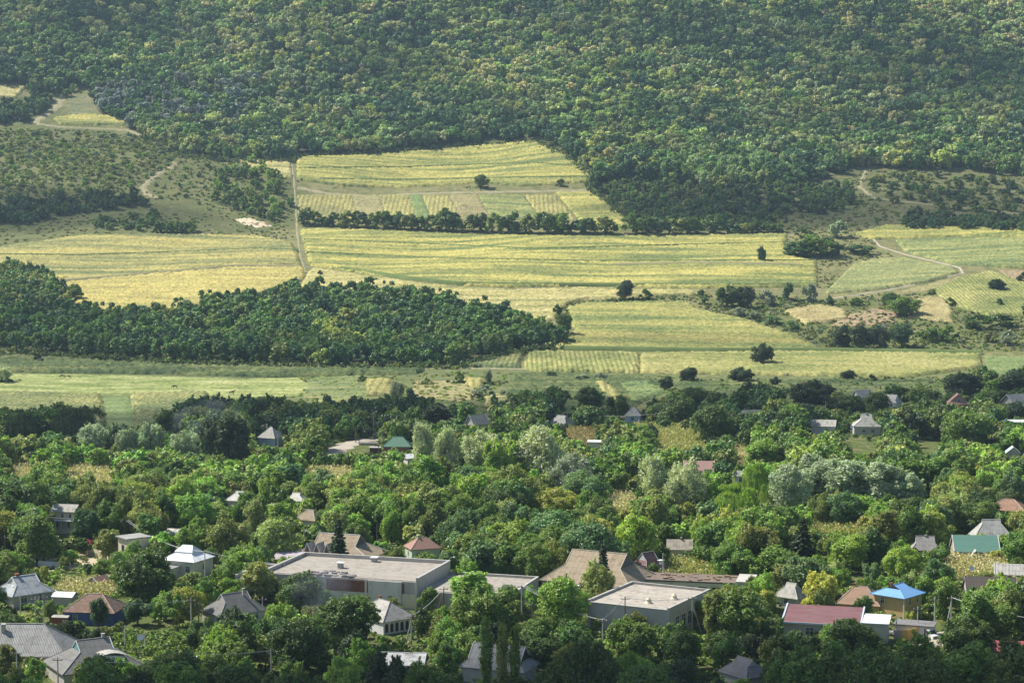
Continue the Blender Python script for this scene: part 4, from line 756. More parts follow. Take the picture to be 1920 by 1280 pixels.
H('grey_block_house', 'grey block walled house with a terrace gable roof', 1625, 776, -4, 12, 9, 3.6, 4.4, SLL, PG, (1597, 772, 1652, 814), g=.55, r=2.6, cap=CAPL, wins=[('f', -1.5, 1.4, 1.4, 1.2), ('f', 2.4, 1.4, 1.4, 1.2)], chim=[(0, 0, .4, CONC)], land='the grey block walled house')
H('upper_house', 'grey roof edge of the uppermost village house', 1620, 730, 20, 9, 7, 2.6, 3.4, SLG, PG, (1597, 727, 1638, 746), g=0, bargem=CAPL, land='the uppermost house')
H('white_gable_house', 'white gabled house with an annex right of the uppermost one', 1660, 739, -35, 9, 7, 2.8, 3.2, SLL, PWH, (1648, 737, 1692, 762), g=.4, gabm=PWH, bargem=WHITE, wins=Wd('f', 2, 8), land='the white gabled house')
H('brick_gable_house', 'pinkish brick house with a wide gable facing the village', 1797, 737, 84, 9, 11, 2.8, 4.4, TILR, plaster((.46, .26, .20)), (1773, 733, 1819, 762), g=.3, bargem=CAPR, gabm=plaster((.50, .28, .22)), wins=[('l', 0, 4.0, 1.2, 1.0)], land='the pinkish brick gable')
H('edge_house', 'grey gabled roof at the right edge of the far village', 1906, 738, 30, 8.5, 6.5, 2.2, 3.2, SLG, PG, (1876, 735, 1920, 756), g=0, bargem=CAPL, land='the grey gable at the right edge')
H('flat_shed', 'long white roofed shed at the right edge', 1904, 786, -1, 8, 4, 2.2, .5, MWH, PG, (1878, 783, 1920, 794), g=0, cat='shed', land='the long white shed')
H('pale_blue_shed', 'small shed with a pale blue lean-to roof at the right', 1899, 836, 80, 6, 5.5, 1.8, 2.2, MPB, PW, (1884, 832, 1914, 854), g=0, cat='shed', land='the pale blue shed roof')
H('rust_roof_house', 'rusty reddish hip roof at the right edge above the steep grey one', 1892, 935, -26, 8, 6, 1.9, 2.2, sheet((.38, .22, .15)), PW, (1872, 932, 1920, 960), g=1, cap=CAPR, land='the rusty roof at the right edge')
H('pink_roof_house', 'faded pink tiled house behind the big silvery willow', 1298, 863, -6, 12, 8, 2.6, 3.2, sheet((.50, .28, .24), 'tile'), PWH, (1283, 859, 1338, 880), g=0, bargem=WHITE, land='the pink tiled roof')
H('small_white_house', 'sliver of a white house beside the weeping willow', 1390, 882, -4, 4.5, 4, 3.2, 1.6, SLL, PWH, (1382, 880, 1395, 912), g=0, wins=[('f', 0, 1.2, 1.2, 1.4)], land='the sliver of white wall')
H('tiny_roof_house', 'white roof plate with clutter beside the pink weeds', 1115, 824, -8, 6, 4, 2.4, .6, MWH, PW, (1106, 822, 1124, 834), g=0, cat='shed', land='the white roof plate')
H('barn_behind_trees', 'grey barn roof barely showing above the village orchard', 1405, 768, 18, 12, 7, 2.2, 2.2, SLG, PG, (1392, 765, 1420, 774), g=0, cat='barn', land='the barely showing barn roof')
H('shack', 'dark shack with a pale flat roof by the road pole', 706, 836, -6, 5, 4, 3.0, .3, SLL, plain((.10, .04, .04)), (696, 834, 712, 850), g=0, cat='shack', land='the dark shack')
H('white_summer_kitchen', 'small building with a white sloping roof left of the silvery willows', 770, 850, 30, 5, 5, 2.4, 1.4, MWH, PW, (760, 847, 778, 872), g=0, cat='outbuilding', land='the white sloping outbuilding')
# patches of maize and yards inside the village: a clear window to each
EXTRA_CLEAR = [(28, 884, 56, 894, 540), (132, 884, 205, 902, 535), (588, 889, 650, 897, 545), (1238, 802, 1318, 842, 600), (1062, 812, 1108, 828, 628), (1392, 848, 1402, 868, 590), (1790, 1048, 1868, 1072, 380),
               (1260, 1062, 1335, 1072, 380), (128, 1102, 215, 1110, 362), (1530, 992, 1600, 998, 440), (1152, 938, 1180, 955, 478), (1600, 828, 1640, 850, 590), (1725, 820, 1760, 850, 590),
               (618, 814, 700, 850, 590), (1420, 942, 1450, 954, 470), (232, 1188, 340, 1222, 322), (1720, 1175, 1762, 1200, 318), (193, 745, 250, 800, 640), (1592, 820, 1624, 828, 596)]
MAIZ = [((20, 876, 62, 902), 'dry'), ((120, 876, 218, 918), 'dry'), ((578, 884, 664, 908), 'dry'), ((1225, 800, 1335, 868), 'mix'), ((1058, 808, 1112, 834), 'red'), ((1385, 842, 1408, 874), 'dry'), ((1785, 1046, 1875, 1082), 'dry'), ((1232, 1060, 1345, 1084), 'mix'),
        ((122, 1100, 222, 1116), 'dry'), ((1525, 988, 1606, 1004), 'mix'), ((1148, 934, 1186, 960), 'dry'), ((420, 1120, 470, 1150), 'mix'), ((820, 1032, 850, 1044), 'mix'), ((340, 1256, 420, 1290), 'mix'), ((60, 1246, 150, 1275), 'mix')]
# ---------------------------------------------------------------- poles and wires
POLM = plain((.50, .48, .44), .9, .1); WOODP = plain((.20, .15, .11), .9, .1); WIRE = plain((.50, .50, .50), .8, .1); INS = plain((.75, .74, .70), .3)
PT = {}
def pole(key, px, py_top, label, hgt=8.5, strut=None, lamp=False, wood=False, arm=True, group='utility poles'):
    hgt *= .74; x, y, z = at(px, py_top, hgt); e = empty('utility_pole', (x, y, z)); tag(e, label, 'utility pole', group); m = WOODP if wood else POLM
    MB().tube((0, 0, -.4), (0, 0, hgt), .13, .085, 7).build('post', m, e)
    if arm:
        a = MB().box(-.75, -.05, hgt - .42, .75, .05, hgt - .32); a = a.build('crossarm', WOODP, e)
        MB().lathe([(0, hgt - .32), (.06, hgt - .32), (.06, hgt - .16), (0, hgt - .14)], 6, (-.65, 0)).lathe([(0, hgt - .32), (.06, hgt - .32), (.06, hgt - .16), (0, hgt - .14)], 6, (.65, 0)).lathe([(0, hgt), (.05, hgt), (.05, hgt + .18), (0, hgt + .2)], 6).build('insulator', INS, a)
    if strut is not None: MB().tube((strut * .75, .6, -.3), (0, 0, hgt * .82), .12, .1, 6).build('strut', m, e)
    if lamp:
        l_ = MB().path([(0, 0, hgt), (.35, -.2, hgt + .55), (.9, -.5, hgt + .75)], .045).build('lamp_arm', POLM, e); MB().lathe([(0, hgt + .86), (.18, hgt + .82), (.24, hgt + .7), (0, hgt + .68)], 8, (1.1, -.6)).build('lamp_head', INS, l_)
    hp_ = hgt * F / y; CLEAR.append((px - 7, py_top - 3, px + 7, py_top + hp_ * (.62 if y < 480 else .45), y + 1)); PT[key] = Vector((x, y, z + hgt - .1)); LANDP.append((px, py_top + 12, label)); return e
LANDP = []
pole('a', 31, 1220, 'concrete pole in the bottom left corner'); pole('b', 108, 1232, 'thin concrete pole right of the corner one at the bottom left', wood=False); pole('c', 508, 1217, 'lone concrete pole at the bottom between dark walnuts')
pole('d', 358, 1122, 'concrete pole left of the dark grey gabled roof'); pole('e', 81, 1116, 'thick concrete pole beside the blue grey roof'); pole('f', 66, 1120, 'thinner concrete pole left of the thick one', 7.5); pole('g', 38, 1114, 'short pole in front of the pale blue grey roof', 6.5, arm=False)
pole('h', 372, 1131, 'pole between the dark grey roof and the flat hall', 5.5, wood=True); pole('i', 9, 1005, 'leaning pale pole at the left edge', 6.5); pole('j', 97, 1016, 'dark lamp pole in the sunlit yard', 5, wood=True, lamp=True)
pole('k', 235, 973, 'pole rising behind the cream tower block', 7, wood=True); pole('l', 384, 1032, 'pole at the corner of the white metal roof', 8.5); pole('m', 527, 1056, 'pole with a strut at the left wing of the flat hall', 7.5, strut=.9)
pole('n', 841, 1050, 'street lamp pole behind the flat hall', 6, lamp=True, arm=False); pole('o', 832, 1100, 'braced dark pole right of the broken facade', 7.5, strut=-2.2, wood=True); pole('p', 771, 1152, 'braced pole at the arcaded house', 7, strut=-1.4)
pole('q', 978, 1096, 'tall pole at the end of the flat hall', 8.5); pole('r', 998, 1130, 'thin wooden pole below the hall end pole', 8, wood=True); pole('s', 1130, 1160, 'short white concrete pole amid the middle walnuts', 5); pole('t', 1172, 1118, 'tall dark wooden pole left of the square building', 10.5, wood=True)
pole('u', 1298, 1118, 'braced concrete pole at the corner of the square building', 8.5, strut=2.3); pole('v', 1243, 1036, 'pole pair by the dark maroon roof', 8.5, arm=False, strut=.9); pole('w', 1721, 1138, 'concrete pole above the yellow plank fence', 6.5)
pole('x', 1753, 1121, 'yellowish wooden pole right of the white van', 7.5, wood=False); pole('y', 1784, 1118, 'braced pole beside the dark walnut right of the van', 8, strut=-1.1); pole('z', 1681, 1152, 'pole left of the grey plank fence', 5.5, arm=False)
pole('A', 700, 775, 'street lamp pole with a strut beyond the dirt road', 8.5, strut=1.2, lamp=True); pole('B', 667, 802, 'leaning A shaped pole in the dirt road bend', 6.5, strut=1.7, wood=True); pole('C', 716, 808, 'small pole with a strut next to the grey car', 5.5, strut=1.2)
pole('D', 710, 824, 'dark pole before the shack by the road', 7, wood=True); pole('E', 521, 808, 'white pole in front of the hip roofed cottage', 8); pole('F', 1548, 752, 'white concrete pole above the white walled shed', 7); pole('G', 1064, 772, 'pole near the sinking grey roof slope', 5)
pole('H', 1121, 838, 'pole beside the orange scrap in the village middle', 7); pole('I', 1239, 868, 'thin pole between the two slim willows', 7); pole('J', 1508, 882, 'pole hidden at the silver thicket', 6, arm=False); pole('K', 570, 991, 'pole above the three peaked dormers', 5.5, arm=False); pole('L', 688, 1019, 'white pole in front of the beige dormer house', 6.5, arm=False)
pole('M', 707, 983, 'thin dark pole right of the dormer house', 7, wood=True, arm=False); pole('N', 1187, 882, 'white post beside the slim silvery willow', 4.5, arm=False); pole('O', 492, 1120, 'white pole at the right of the dark grey roof', 4.5); pole('P', 234, 1172, 'short pole behind the attic dormer', 5, arm=False); pole('Q', 272, 1182, 'vineyard post right of the attic dormer', 4.5, arm=False)
def wire(a, b, label, off=0, sag=.03, r=.036, group='overhead wires'):
    p = a if isinstance(a, Vector) else PT[a]; q = b if isinstance(b, Vector) else PT[b]; o = Vector((off, 0, 0)); L_ = (q - p).length; n = 14
    pts = [p.lerp(q, i / n) + o - Vector((0, 0, 4 * sag * L_ * (i / n) * (1 - i / n))) for i in range(n + 1)]
    c = p.copy(); ob = MB().path([t - c for t in pts], r, 4).build('overhead_wire', WIRE, None); ob.location = c; tag(ob, label, 'wire', group)
def vpt(px, py, h): x, y, z = at(px, py, h); return Vector((x, y, z + h))
W_ = vpt(-60, 944, 8)
wire(W_, 'k', 'upper wire running from the left edge to the tower pole', -.6); wire(W_, 'k', 'second wire running from the left edge to the tower pole', .6, .035); wire('k', 'l', 'wire sagging from the tower pole to the white metal roof'); wire('k', 'l', 'parallel wire from the tower pole past the white metal roof', .6, .036)
wire('l', 'm', 'upper wire between white metal roof and flat hall', 0, .015); wire('l', 'm', 'lower wire between white metal roof and flat hall', .5, .03); wire('i', 'j', 'wire crossing the sunlit yard'); wire('q', 'o', 'wire over the right wing of the flat hall', 0, .02)
wire('q', 'u', 'highest of the three wires sweeping down to the square building', -.5, .05); wire('q', 's', 'middle wire sweeping from the hall end down to the white pole', 0, .04); wire('q', 's', 'lowest wire sweeping from the hall end down to the white pole', .7, .06)
wire('s', 't', 'short wire from the white pole to the dark wooden pole'); wire('t', 'u', 'wire from the dark wooden pole to the braced pole', 0, .04); wire('c', vpt(330, 1222, 8), 'wire leaving the lone bottom pole to the left'); wire('b', 'a', 'wire between the two corner poles'); wire('b', vpt(300, 1236, 7), 'wire crossing in front of the attic dormer')
wire('d', vpt(210, 1128, 8), 'wire from the pole over the rusty red tiled roof'); wire('y', vpt(1990, 1150, 8), 'wire leaving to the right edge from the braced pole'); wire('y', vpt(1990, 1166, 8), 'lower wire leaving to the right edge', 0, .02); wire('G', vpt(1250, 772, 7), 'wire toward the white walled cottage')
wire('K', 'L', 'wire over the three peaked dormers'); wire('o', 'p', 'wire from the braced dark pole to the arcaded house')

# ---------------------------------------------------------------- vehicles
def wheel(par, x, y, r, s=1):
    w = MB(); n = 12; 
    for k in range(1): w.tube((x, y - .1, r), (x, y + .1, r), r, r, n)
    t = w.build('wheel', plain((.02, .02, .02), .8), par); MB().tube((x, y - .115, r), (x, y + .115, r), r * .55, r * .55, n).build('rim', plain((.4, .4, .42), .3, .5, metal=.6), t)
def van():
    x, y, z = cast([1741], [1196])[0]; e = empty('parked_van', (x, y, z + .05), R(-62)); tag(e, 'white passenger van parked at the end of the yellow fence', 'van'); CLEAR.append((1726, 1168, 1762, 1212, y + 1)); e.scale = (.76, .76, .76)
    P = plain((.78, .78, .76), .25, .5, .05); pf = [(2.5, .35), (2.5, .95), (1.75, 1.25), (1.15, 2.05), (.8, 2.15), (-2.3, 2.15), (-2.45, 1.9), (-2.5, .35)]
    MB().prism([(a, b) for a, b in pf][::-1], -.95, .95).build('body', P, e)
    MB().add([(1.77, -.82, 1.27), (1.77, .82, 1.27), (1.2, .76, 2.0), (1.2, -.76, 2.0)], [(0, 1, 2, 3)]).build('windscreen', GLASS, e)
    for s in (-1, 1):
        for a, b in ((.35, 1.15), (-.9, .15), (-2.2, -1.1)): MB().box(a, s * .952 - .004, 1.25, b, s * .952 + .004, 1.85).build('side_window', GLASS, e)
        MB().box(2.495, s * .7 - .17, .72, 2.53, s * .7 + .17, .93).build('headlight', INS, e); wheel(e, 1.6, s * .88, .34); wheel(e, -1.6, s * .88, .34); MB().box(1.25, s * 1.06 - .1, 1.25, 1.4, s * 1.06 + .1, 1.5).build('wing_mirror', DARKM, e)
    MB().box(2.5, -.9, .3, 2.62, .9, .55).build('bumper', plain((.3, .3, .3)), e); MB().box(2.502, -.42, .6, 2.54, .42, .85).build('grille', DARKM, e); SPOTS.append((x, y, 3.5))
van()
def car(px, py, rot, col, label):
    x, y, z = cast([px], [py])[0]; e = empty('parked_car', (x, y, z + .05), R(rot)); tag(e, label, 'car'); e.scale = (.78, .78, .78); P = plain(col, .25, .5, .05)
    MB().prism([(2.1, .3), (2.1, .7), (1.95, .82), (1.1, .92), (-1.9, .95), (-2.1, .8), (-2.1, .3)][::-1], -.82, .82).build('body', P, e)
    MB().add([(1.1, -.76, .9), (1.1, .76, .9), (-1.5, .76, .93), (-1.5, -.76, .93), (.45, -.62, 1.4), (.45, .62, 1.4), (-1.0, .62, 1.42), (-1.0, -.62, 1.42)], [(4, 5, 6, 7), (0, 1, 5, 4), (1, 2, 6, 5), (2, 3, 7, 6), (3, 0, 4, 7)]).build('cabin_glass', GLASS, e)
    MB().box(-1.0, -.64, 1.41, .45, .64, 1.46).build('cabin_roof', P, e)
    for s in (-1, 1): wheel(e, 1.3, s * .78, .3); wheel(e, -1.3, s * .78, .3); MB().box(2.1, s * .6 - .15, .58, 2.13, s * .6 + .15, .72).build('headlight', INS, e)
    SPOTS.append((x, y, 3))
car(1684, 1192, 150, (.7, .7, .68), 'white car half hidden behind the grey plank fence'); car(709, 818, 10, (.35, .38, .42), 'silver grey car parked on the concrete lane by the road poles'); car(772, 862, 30, (.66, .7, .74), 'white car glimpsed left of the silvery willows')
# ---------------------------------------------------------------- tree prototypes
def quads(c, n, size, rng, asp=1.5, droop=0):
    """leaf quads with centres c, normals n"""
    k = len(c); r = rng.normal(size=(k, 3)); a = np.cross(n, r); a /= np.linalg.norm(a, axis=1)[:, None] + 1e-9
    if droop: a = a * (1 - droop) + np.array([0, 0, -1.0]) * droop; a /= np.linalg.norm(a, axis=1)[:, None] + 1e-9
    b = np.cross(n, a); b /= np.linalg.norm(b, axis=1)[:, None] + 1e-9
    s = (size * rng.uniform(.6, 1.35, k))[:, None]; a = a * s * asp * .5; b = b * s * .5
    V = np.stack([c - a, c - b * .9 + a * .1, c + a, c + b * .9 + a * .1], 1)
    V[:, 1] -= n * s * .12; V[:, 3] -= n * s * .12
    return V
def crown_pts(rng, H, W, nb, per, kind='round', base=.22, nj=.62):
    """returns leaf centres, normals, per-leaf value"""
    C = []; Rb = []
    while len(C) < nb:
        p = rng.normal(size=3); p /= np.linalg.norm(p); rad = rng.uniform(.35, .82) ** .7
        p = p * rad
        if kind == 'round' and p[2] < -.8: continue
        C.append(p); Rb.append(rng.uniform(.20, .36) * (1.15 - .3 * rad))
    C = np.array(C) * rng.uniform(.82, 1.18, 3); Rb = np.array(Rb); C += rng.normal(size=C.shape) * .05
    zc = H * (base + (1 - base) / 2); hz = H * (1 - base) / 2; sc = np.array([W / 2, W / 2, hz])
    cs = []; ns = []; vs = []
    for i in range(nb):
        k = int(per * (Rb[i] / .32) ** 2); d = rng.normal(size=(k, 3)); d /= np.linalg.norm(d, axis=1)[:, None]
        d[:, 2] = np.where(d[:, 2] < -.55, -d[:, 2], d[:, 2])
        p = C[i] + d * (Rb[i] * rng.uniform(.5, 1.22, k))[:, None]
        dd = np.linalg.norm(p[:, None] - C[None], axis=2) / Rb[None]; dd[:, i] = 9
        ok = (dd.min(1) > .6); p = p[ok]; d = d[ok]
        cs.append(p * sc + [0, 0, zc]); n = d + rng.normal(size=d.shape) * nj + [0, 0, .3]; ns.append(n / np.linalg.norm(n, axis=1)[:, None])
        vs.append(np.clip(rng.normal(.5, .17, len(p)) + rng.uniform(-.13, .13), 0, 1))
    if per > 100:       # twigs that stick out and break the outline
        for i in range(int(nb * 2.2)):
            q = int(rng.integers(nb)); d = rng.normal(size=3) + [0, 0, .5]; d /= np.linalg.norm(d); k = int(per * .09); t = rng.uniform(.8, 1.0 + rng.uniform(.35, .75), k)[:, None]
            p = C[q] + d * Rb[q] * t + rng.normal(size=(k, 3)) * .028; cs.append(p * sc + [0, 0, zc]); n = d + rng.normal(size=p.shape) * .8; ns.append(n / np.linalg.norm(n, axis=1)[:, None]); vs.append(np.clip(rng.normal(.62, .2, k), 0, 1))
    return np.concatenate(cs), np.concatenate(ns), np.concatenate(vs)
def leaves_mesh(name, c, n, v, size, rng, asp=1.5, droop=0):
    Q = quads(c, n, size, rng, asp, droop); k = len(c)
    return grid_mesh(name, Q.reshape(-1, 3), np.arange(4 * k).reshape(-1, 4), [LEAF], False, {'lv': ('FLOAT', np.repeat(v, 4))})
def trunk_mb(rng, H, W, base, r0, nl=7):
    b = MB(); lean = Vector((rng.uniform(-.4, .4), rng.uniform(-.4, .4), 0)); p = Vector((0, 0, -.4)); pts = [p]
    for i in range(4): pts.append(Vector((lean.x * (i + 1) / 3, lean.y * (i + 1) / 3, H * (.14 + .62 * (i + 1) / 4 * (1 - .1)))))
    rr = [r0, r0 * .75, r0 * .55, r0 * .36, r0 * .16]
    for i in range(4): b.tube(pts[i], pts[i + 1], rr[i], rr[i + 1], 7, False)
    for i in range(nl):
        t = rng.uniform(.15, .9); k = min(3, int(t * 4)); s = pts[k].lerp(pts[k + 1], t * 4 - k); a = rng.uniform(0, 6.28)
        e = s + Vector((math.cos(a) * W * .33, math.sin(a) * W * .33, H * rng.uniform(.12, .26))); md = s.lerp(e, .5) + Vector((0, 0, -.03 * H))
        b.tube(s, md, r0 * .34, r0 * .22, 5, False); b.tube(md, e, r0 * .22, r0 * .06, 5, False)
    return b
PROTO = {}
def reg(kind, crown, trunk, H, W): PROTO.setdefault(kind, []).append((crown, trunk, H, W))
_tmp = []
def proto_trunk(b):
    o = b.build('trunk', BARK); me = o.data; bpy.data.objects.remove(o); return me
def build_protos():
    rng = np.random.default_rng(11)
    for i in range(7):   # broadleaf, detailed
        H = rng.uniform(7.5, 9); W = rng.uniform(7.2, 8.6)
        c, n, v = crown_pts(rng, H, W, int(rng.integers(36, 50)), 520, base=.04)
        reg('broadleaf', leaves_mesh('crown', c, n, v, .25, rng), proto_trunk(trunk_mb(rng, H, W, .2, .24)), H, W)
    for i in range(4):   # loose fruit tree / small
        H = rng.uniform(5, 6); W = rng.uniform(4.8, 5.8)
        c, n, v = crown_pts(rng, H, W, int(rng.integers(18, 26)), 400, base=.03)
        reg('fruit', leaves_mesh('crown', c, n, v, .22, rng), proto_trunk(trunk_mb(rng, H, W, .2, .16, 6)), H, W)
    for i in range(4):   # upright ragged tree
        H = rng.uniform(8.5, 10); W = rng.uniform(5.2, 6.2)
        c, n, v = crown_pts(rng, H, W, int(rng.integers(28, 38)), 430, base=.03)
        c[:, 0] += .06 * (c[:, 2]) * rng.uniform(-1, 1)
        reg('ragged', leaves_mesh('crown', c, n, v, .25, rng), proto_trunk(trunk_mb(rng, H, W, .2, .2)), H, W)
    for i in range(3):   # silver willow: upright sprays of thin leaves
        H, W = 10, 8; c, n, v = crown_pts(rng, H, W, 26, 420, base=.05)
        c += rng.normal(size=c.shape) * [.2, .2, .5]
        reg('willow', leaves_mesh('crown', c, n, v, .26, rng, 2.6, .45), proto_trunk(trunk_mb(rng, H, W, .1, .32, 9)), H, W)
    for i in range(2):   # weeping willow: hanging strands
        H, W = 9, 9; c0, n0, v0 = crown_pts(rng, H * .45, W * .86, 14, 200, base=.1); c0[:, 2] += H * .55
        cs, ns, vs = [c0], [n0], [v0]
        for k in range(260):
            a = rng.uniform(0, 6.28); r = W * .5 * math.sqrt(rng.uniform(.25, 1)); top = H * (.9 - .35 * (r / (W * .5)) ** 2) ; ln = rng.uniform(.3, .62) * H; q = int(ln / .2)
            z = top - np.linspace(0, ln, q); bulge = 1 + .1 * np.linspace(0, 1, q); p = np.stack([math.cos(a) * r * bulge, math.sin(a) * r * bulge, z], 1) + rng.normal(size=(q, 3)) * .07
            p = p[p[:, 2] > .3]; nn = np.array([math.cos(a), math.sin(a), .2]) + rng.normal(size=(len(p), 3)) * .4
            cs.append(p); ns.append(nn / np.linalg.norm(nn, axis=1)[:, None]); vs.append(np.full(len(p), rng.uniform(.3, .7)))
        reg('weeping', leaves_mesh('crown', np.concatenate(cs), np.concatenate(ns), np.concatenate(vs), .3, rng, 2.2, .8), proto_trunk(trunk_mb(rng, H, W * .6, .2, .3)), H, W)
    for i in range(2):   # columnar poplar
        H, W = 16, 3.4; cs = []; ns = []; vs = []
        for k in range(62):
            z0 = rng.uniform(.08, .93) * H; a = rng.uniform(0, 6.28); rr = W * .42 * math.sin(math.pi * min(1, (1.03 - z0 / H) * .9 + .1)) * rng.uniform(.4, 1.05); q = 95; t = rng.uniform(0, 1, q)
            p = np.stack([math.cos(a) * rr * (.55 + .45 * t), math.sin(a) * rr * (.55 + .45 * t), z0 + t * 2.0 - .6], 1) + rng.normal(size=(q, 3)) * [.24, .24, .2]
            nn = np.array([math.cos(a), math.sin(a), .4]) + rng.normal(size=(q, 3)) * .5; cs.append(p); ns.append(nn / np.linalg.norm(nn, axis=1)[:, None]); vs.append(np.clip(rng.normal(rng.uniform(.35, .65), .15, q), 0, 1))
        tb = MB().tube((0, 0, -.4), (.1, 0, H * .55), .22, .12, 7, False).tube((.1, 0, H * .55), (0, 0, H * .97), .12, .03, 6, False)
        reg('poplar', leaves_mesh('crown', np.concatenate(cs), np.concatenate(ns), np.concatenate(vs), .28, rng, 1.5, .2), proto_trunk(tb), H, W)
    for i in range(2):   # spruce
        H, W = 12, 5.6; cs = []; ns = []; vs = []; tb = MB().tube((0, 0, -.4), (0, 0, H * .96), .2, .03, 7, False)
        lv = 21
        for k in range(lv):
            z = H * (.07 + .9 * k / lv); rad = W / 2 * (1 - (k / lv) ** 1.15) + .25; nbq = 9 if k < 14 else 6
            for j in range(nbq):
                a = j * 2 * math.pi / nbq + k * .7 + rng.uniform(-.25, .25); rr = rad * rng.uniform(.72, 1.12); q = int(30 + rr * 34); t = rng.uniform(.12, 1, q)
                drop = -.32 * rr * t + .16 * rr * t ** 3; sp = .34 * (1 - t * .6) * rr * .5; s = rng.uniform(-1, 1, q) * sp
                p = np.stack([math.cos(a) * rr * t - math.sin(a) * s, math.sin(a) * rr * t + math.cos(a) * s, z + drop + rng.normal(size=q) * .07 - abs(s) * .25], 1)
                nn = np.array([math.cos(a) * .4, math.sin(a) * .4, .9]) + rng.normal(size=(q, 3)) * .4; cs.append(p); ns.append(nn / np.linalg.norm(nn, axis=1)[:, None]); vs.append(np.clip(rng.normal(.35, .14, q) + .25 * t, 0, 1))
                if k % 2 == 0: tb.tube((0, 0, z), (math.cos(a) * rr * .8, math.sin(a) * rr * .8, z - .24 * rr), .05, .015, 4, False)
        reg('spruce', leaves_mesh('crown', np.concatenate(cs), np.concatenate(ns), np.concatenate(vs), .27, rng, 1.9), proto_trunk(tb), H, W)
    for i in range(3):   # bush
        H, W = 3, 4; c, n, v = crown_pts(rng, H, W, 12, 210, base=-.15); c = c[c[:, 2] > -.1]; k = len(c)
        reg('bush', leaves_mesh('crown', c, n[:k], v[:k], .28, rng), proto_trunk(trunk_mb(rng, H, W, .2, .07, 6)), H, W)
    for i in range(5):   # far trees, coarser
        H = rng.uniform(9, 10.5); W = rng.uniform(8, 9.4)
        c, n, v = crown_pts(rng, H, W, int(rng.integers(13, 20)), 130, base=-.03, nj=.42)
        reg('far', leaves_mesh('crown', c, n, v, .72, rng, 1.3), None, H, W)
    tb = MB()            # leafless tree
    def br(p, d, l, r, k):
        q = p + d * l; tb.tube(p, q, r, r * .6, 5, False)
        if k:
            for _ in range(3): br(q, (d + Vector(rng.normal(size=3)) * .5 + Vector((0, 0, .12))).normalized(), l * rng.uniform(.6, .8), r * .55, k - 1)
    br(Vector((0, 0, -.3)), Vector((0, 0, 1)), 2.0, .16, 4)
    reg('bare', None, proto_trunk(tb), 7, 6)
build_protos()
def leaf_stats(kind): return [len(p[0].polygons) for p in PROTO[kind] if p[0]]
for k_ in PROTO: print('proto', k_, leaf_stats(k_))
# merged single meshes for the far trees (crown with its trunk)
GREENS = {'dark': (.050, .088, .024), 'deep': (.040, .080, .034), 'mid': (.082, .135, .032), 'fresh': (.125, .205, .042), 'olive': (.115, .145, .044), 'yellowish': (.19, .215, .055), 'pale': (.16, .20, .075),
          'silver': (.21, .235, .20), 'grey': (.13, .15, .12), 'blackish': (.030, .052, .024), 'blue': (.085, .145, .065), 'bright': (.15, .23, .045), 'yellow': (.42, .38, .05), 'brownish': (.105, .105, .05), 'bluegrey': (.17, .21, .19)}
GREENS = {k: tuple(min(.75, c * {'silver': 2.2, 'bluegrey': 2.1, 'grey': 2.2, 'yellow': 1.1, 'blackish': 1.7}.get(k, 1.85) * q) for c, q in zip(v, (1.14, 1.08, .74) if k in ('silver', 'bluegrey') else (1.12, 1.08, .95) if k == 'grey' else (1.22, 1.07, .88))) for k, v in GREENS.items()}
TONEWORD = {'dark': 'dark green', 'deep': 'deep green', 'mid': 'mid green', 'fresh': 'fresh green', 'olive': 'olive green', 'yellowish': 'yellowish green', 'pale': 'pale green', 'silver': 'silvery', 'grey': 'grey green',
            'blackish': 'blackish green', 'blue': 'sea green', 'bright': 'bright green', 'yellow': 'yellow', 'brownish': 'browning', 'yellow2': 'straw yellow', 'lemon': 'pale yellow green', 'bluegrey': 'blue grey'}
KWORD = {'broadleaf': ('broadleaf_tree', 'round tree', 'tree'), 'fruit': ('fruit_tree', 'small fruit tree', 'fruit tree'), 'ragged': ('slender_tree', 'ragged tree', 'tree'), 'willow': ('willow_tree', 'feathery willow', 'willow'),
         'weeping': ('weeping_willow', 'weeping willow', 'weeping willow'), 'poplar': ('poplar_tree', 'columnar poplar', 'poplar'), 'spruce': ('spruce_tree', 'pointed spruce', 'spruce'), 'bush': ('bush', 'low bush', 'bush'),
         'far': ('field_tree', 'tree', 'tree'), 'bare': ('leafless_tree', 'leafless tree', 'tree')}
TREES = []      # dicts for later labelling
def tree(kind, x, y, s, tone, rng, sw=1.0, sh=1.0, label=None, group=None, tier=None, parts=True, jitter=.18, z=None, name=None):
    crown, trunk, H, W = PROTO[kind][int(rng.integers(len(PROTO[kind])))]
    z = float(HT(x, y)) if z is None else z; nm, kw, cat = KWORD[kind]; nm = name or nm
    c = np.array(GREENS[tone]) * rng.uniform(1 - jitter, 1 + jitter) * np.array([rng.uniform(.88, 1.07), 1, rng.uniform(.9, 1.1)])
    if parts and crown and trunk:
        r = empty(nm, (x, y, z), rng.uniform(0, 6.28)); r.scale = (s * sw, s * sw, s * sh)
        link('trunk', trunk, r); o = link('crown', crown, r); o.color = (*c, 1)
    else:
        r = link(nm, crown or trunk); r.location = (x, y, z); r.rotation_euler = (0, 0, rng.uniform(0, 6.28)); r.scale = (s * sw, s * sw, s * sh); r.color = (*c, 1)
    r['category'] = cat
    if group: r['group'] = group
    if label: r['label'] = label
    px, py = proj(x, y, z + H * s * sh * .6)
    if not label: TREES.append(dict(o=r, px=float(px), py=float(py), tone=tone, kw=kw, size=s * sh * H, tier=tier, pre=label))
    return r
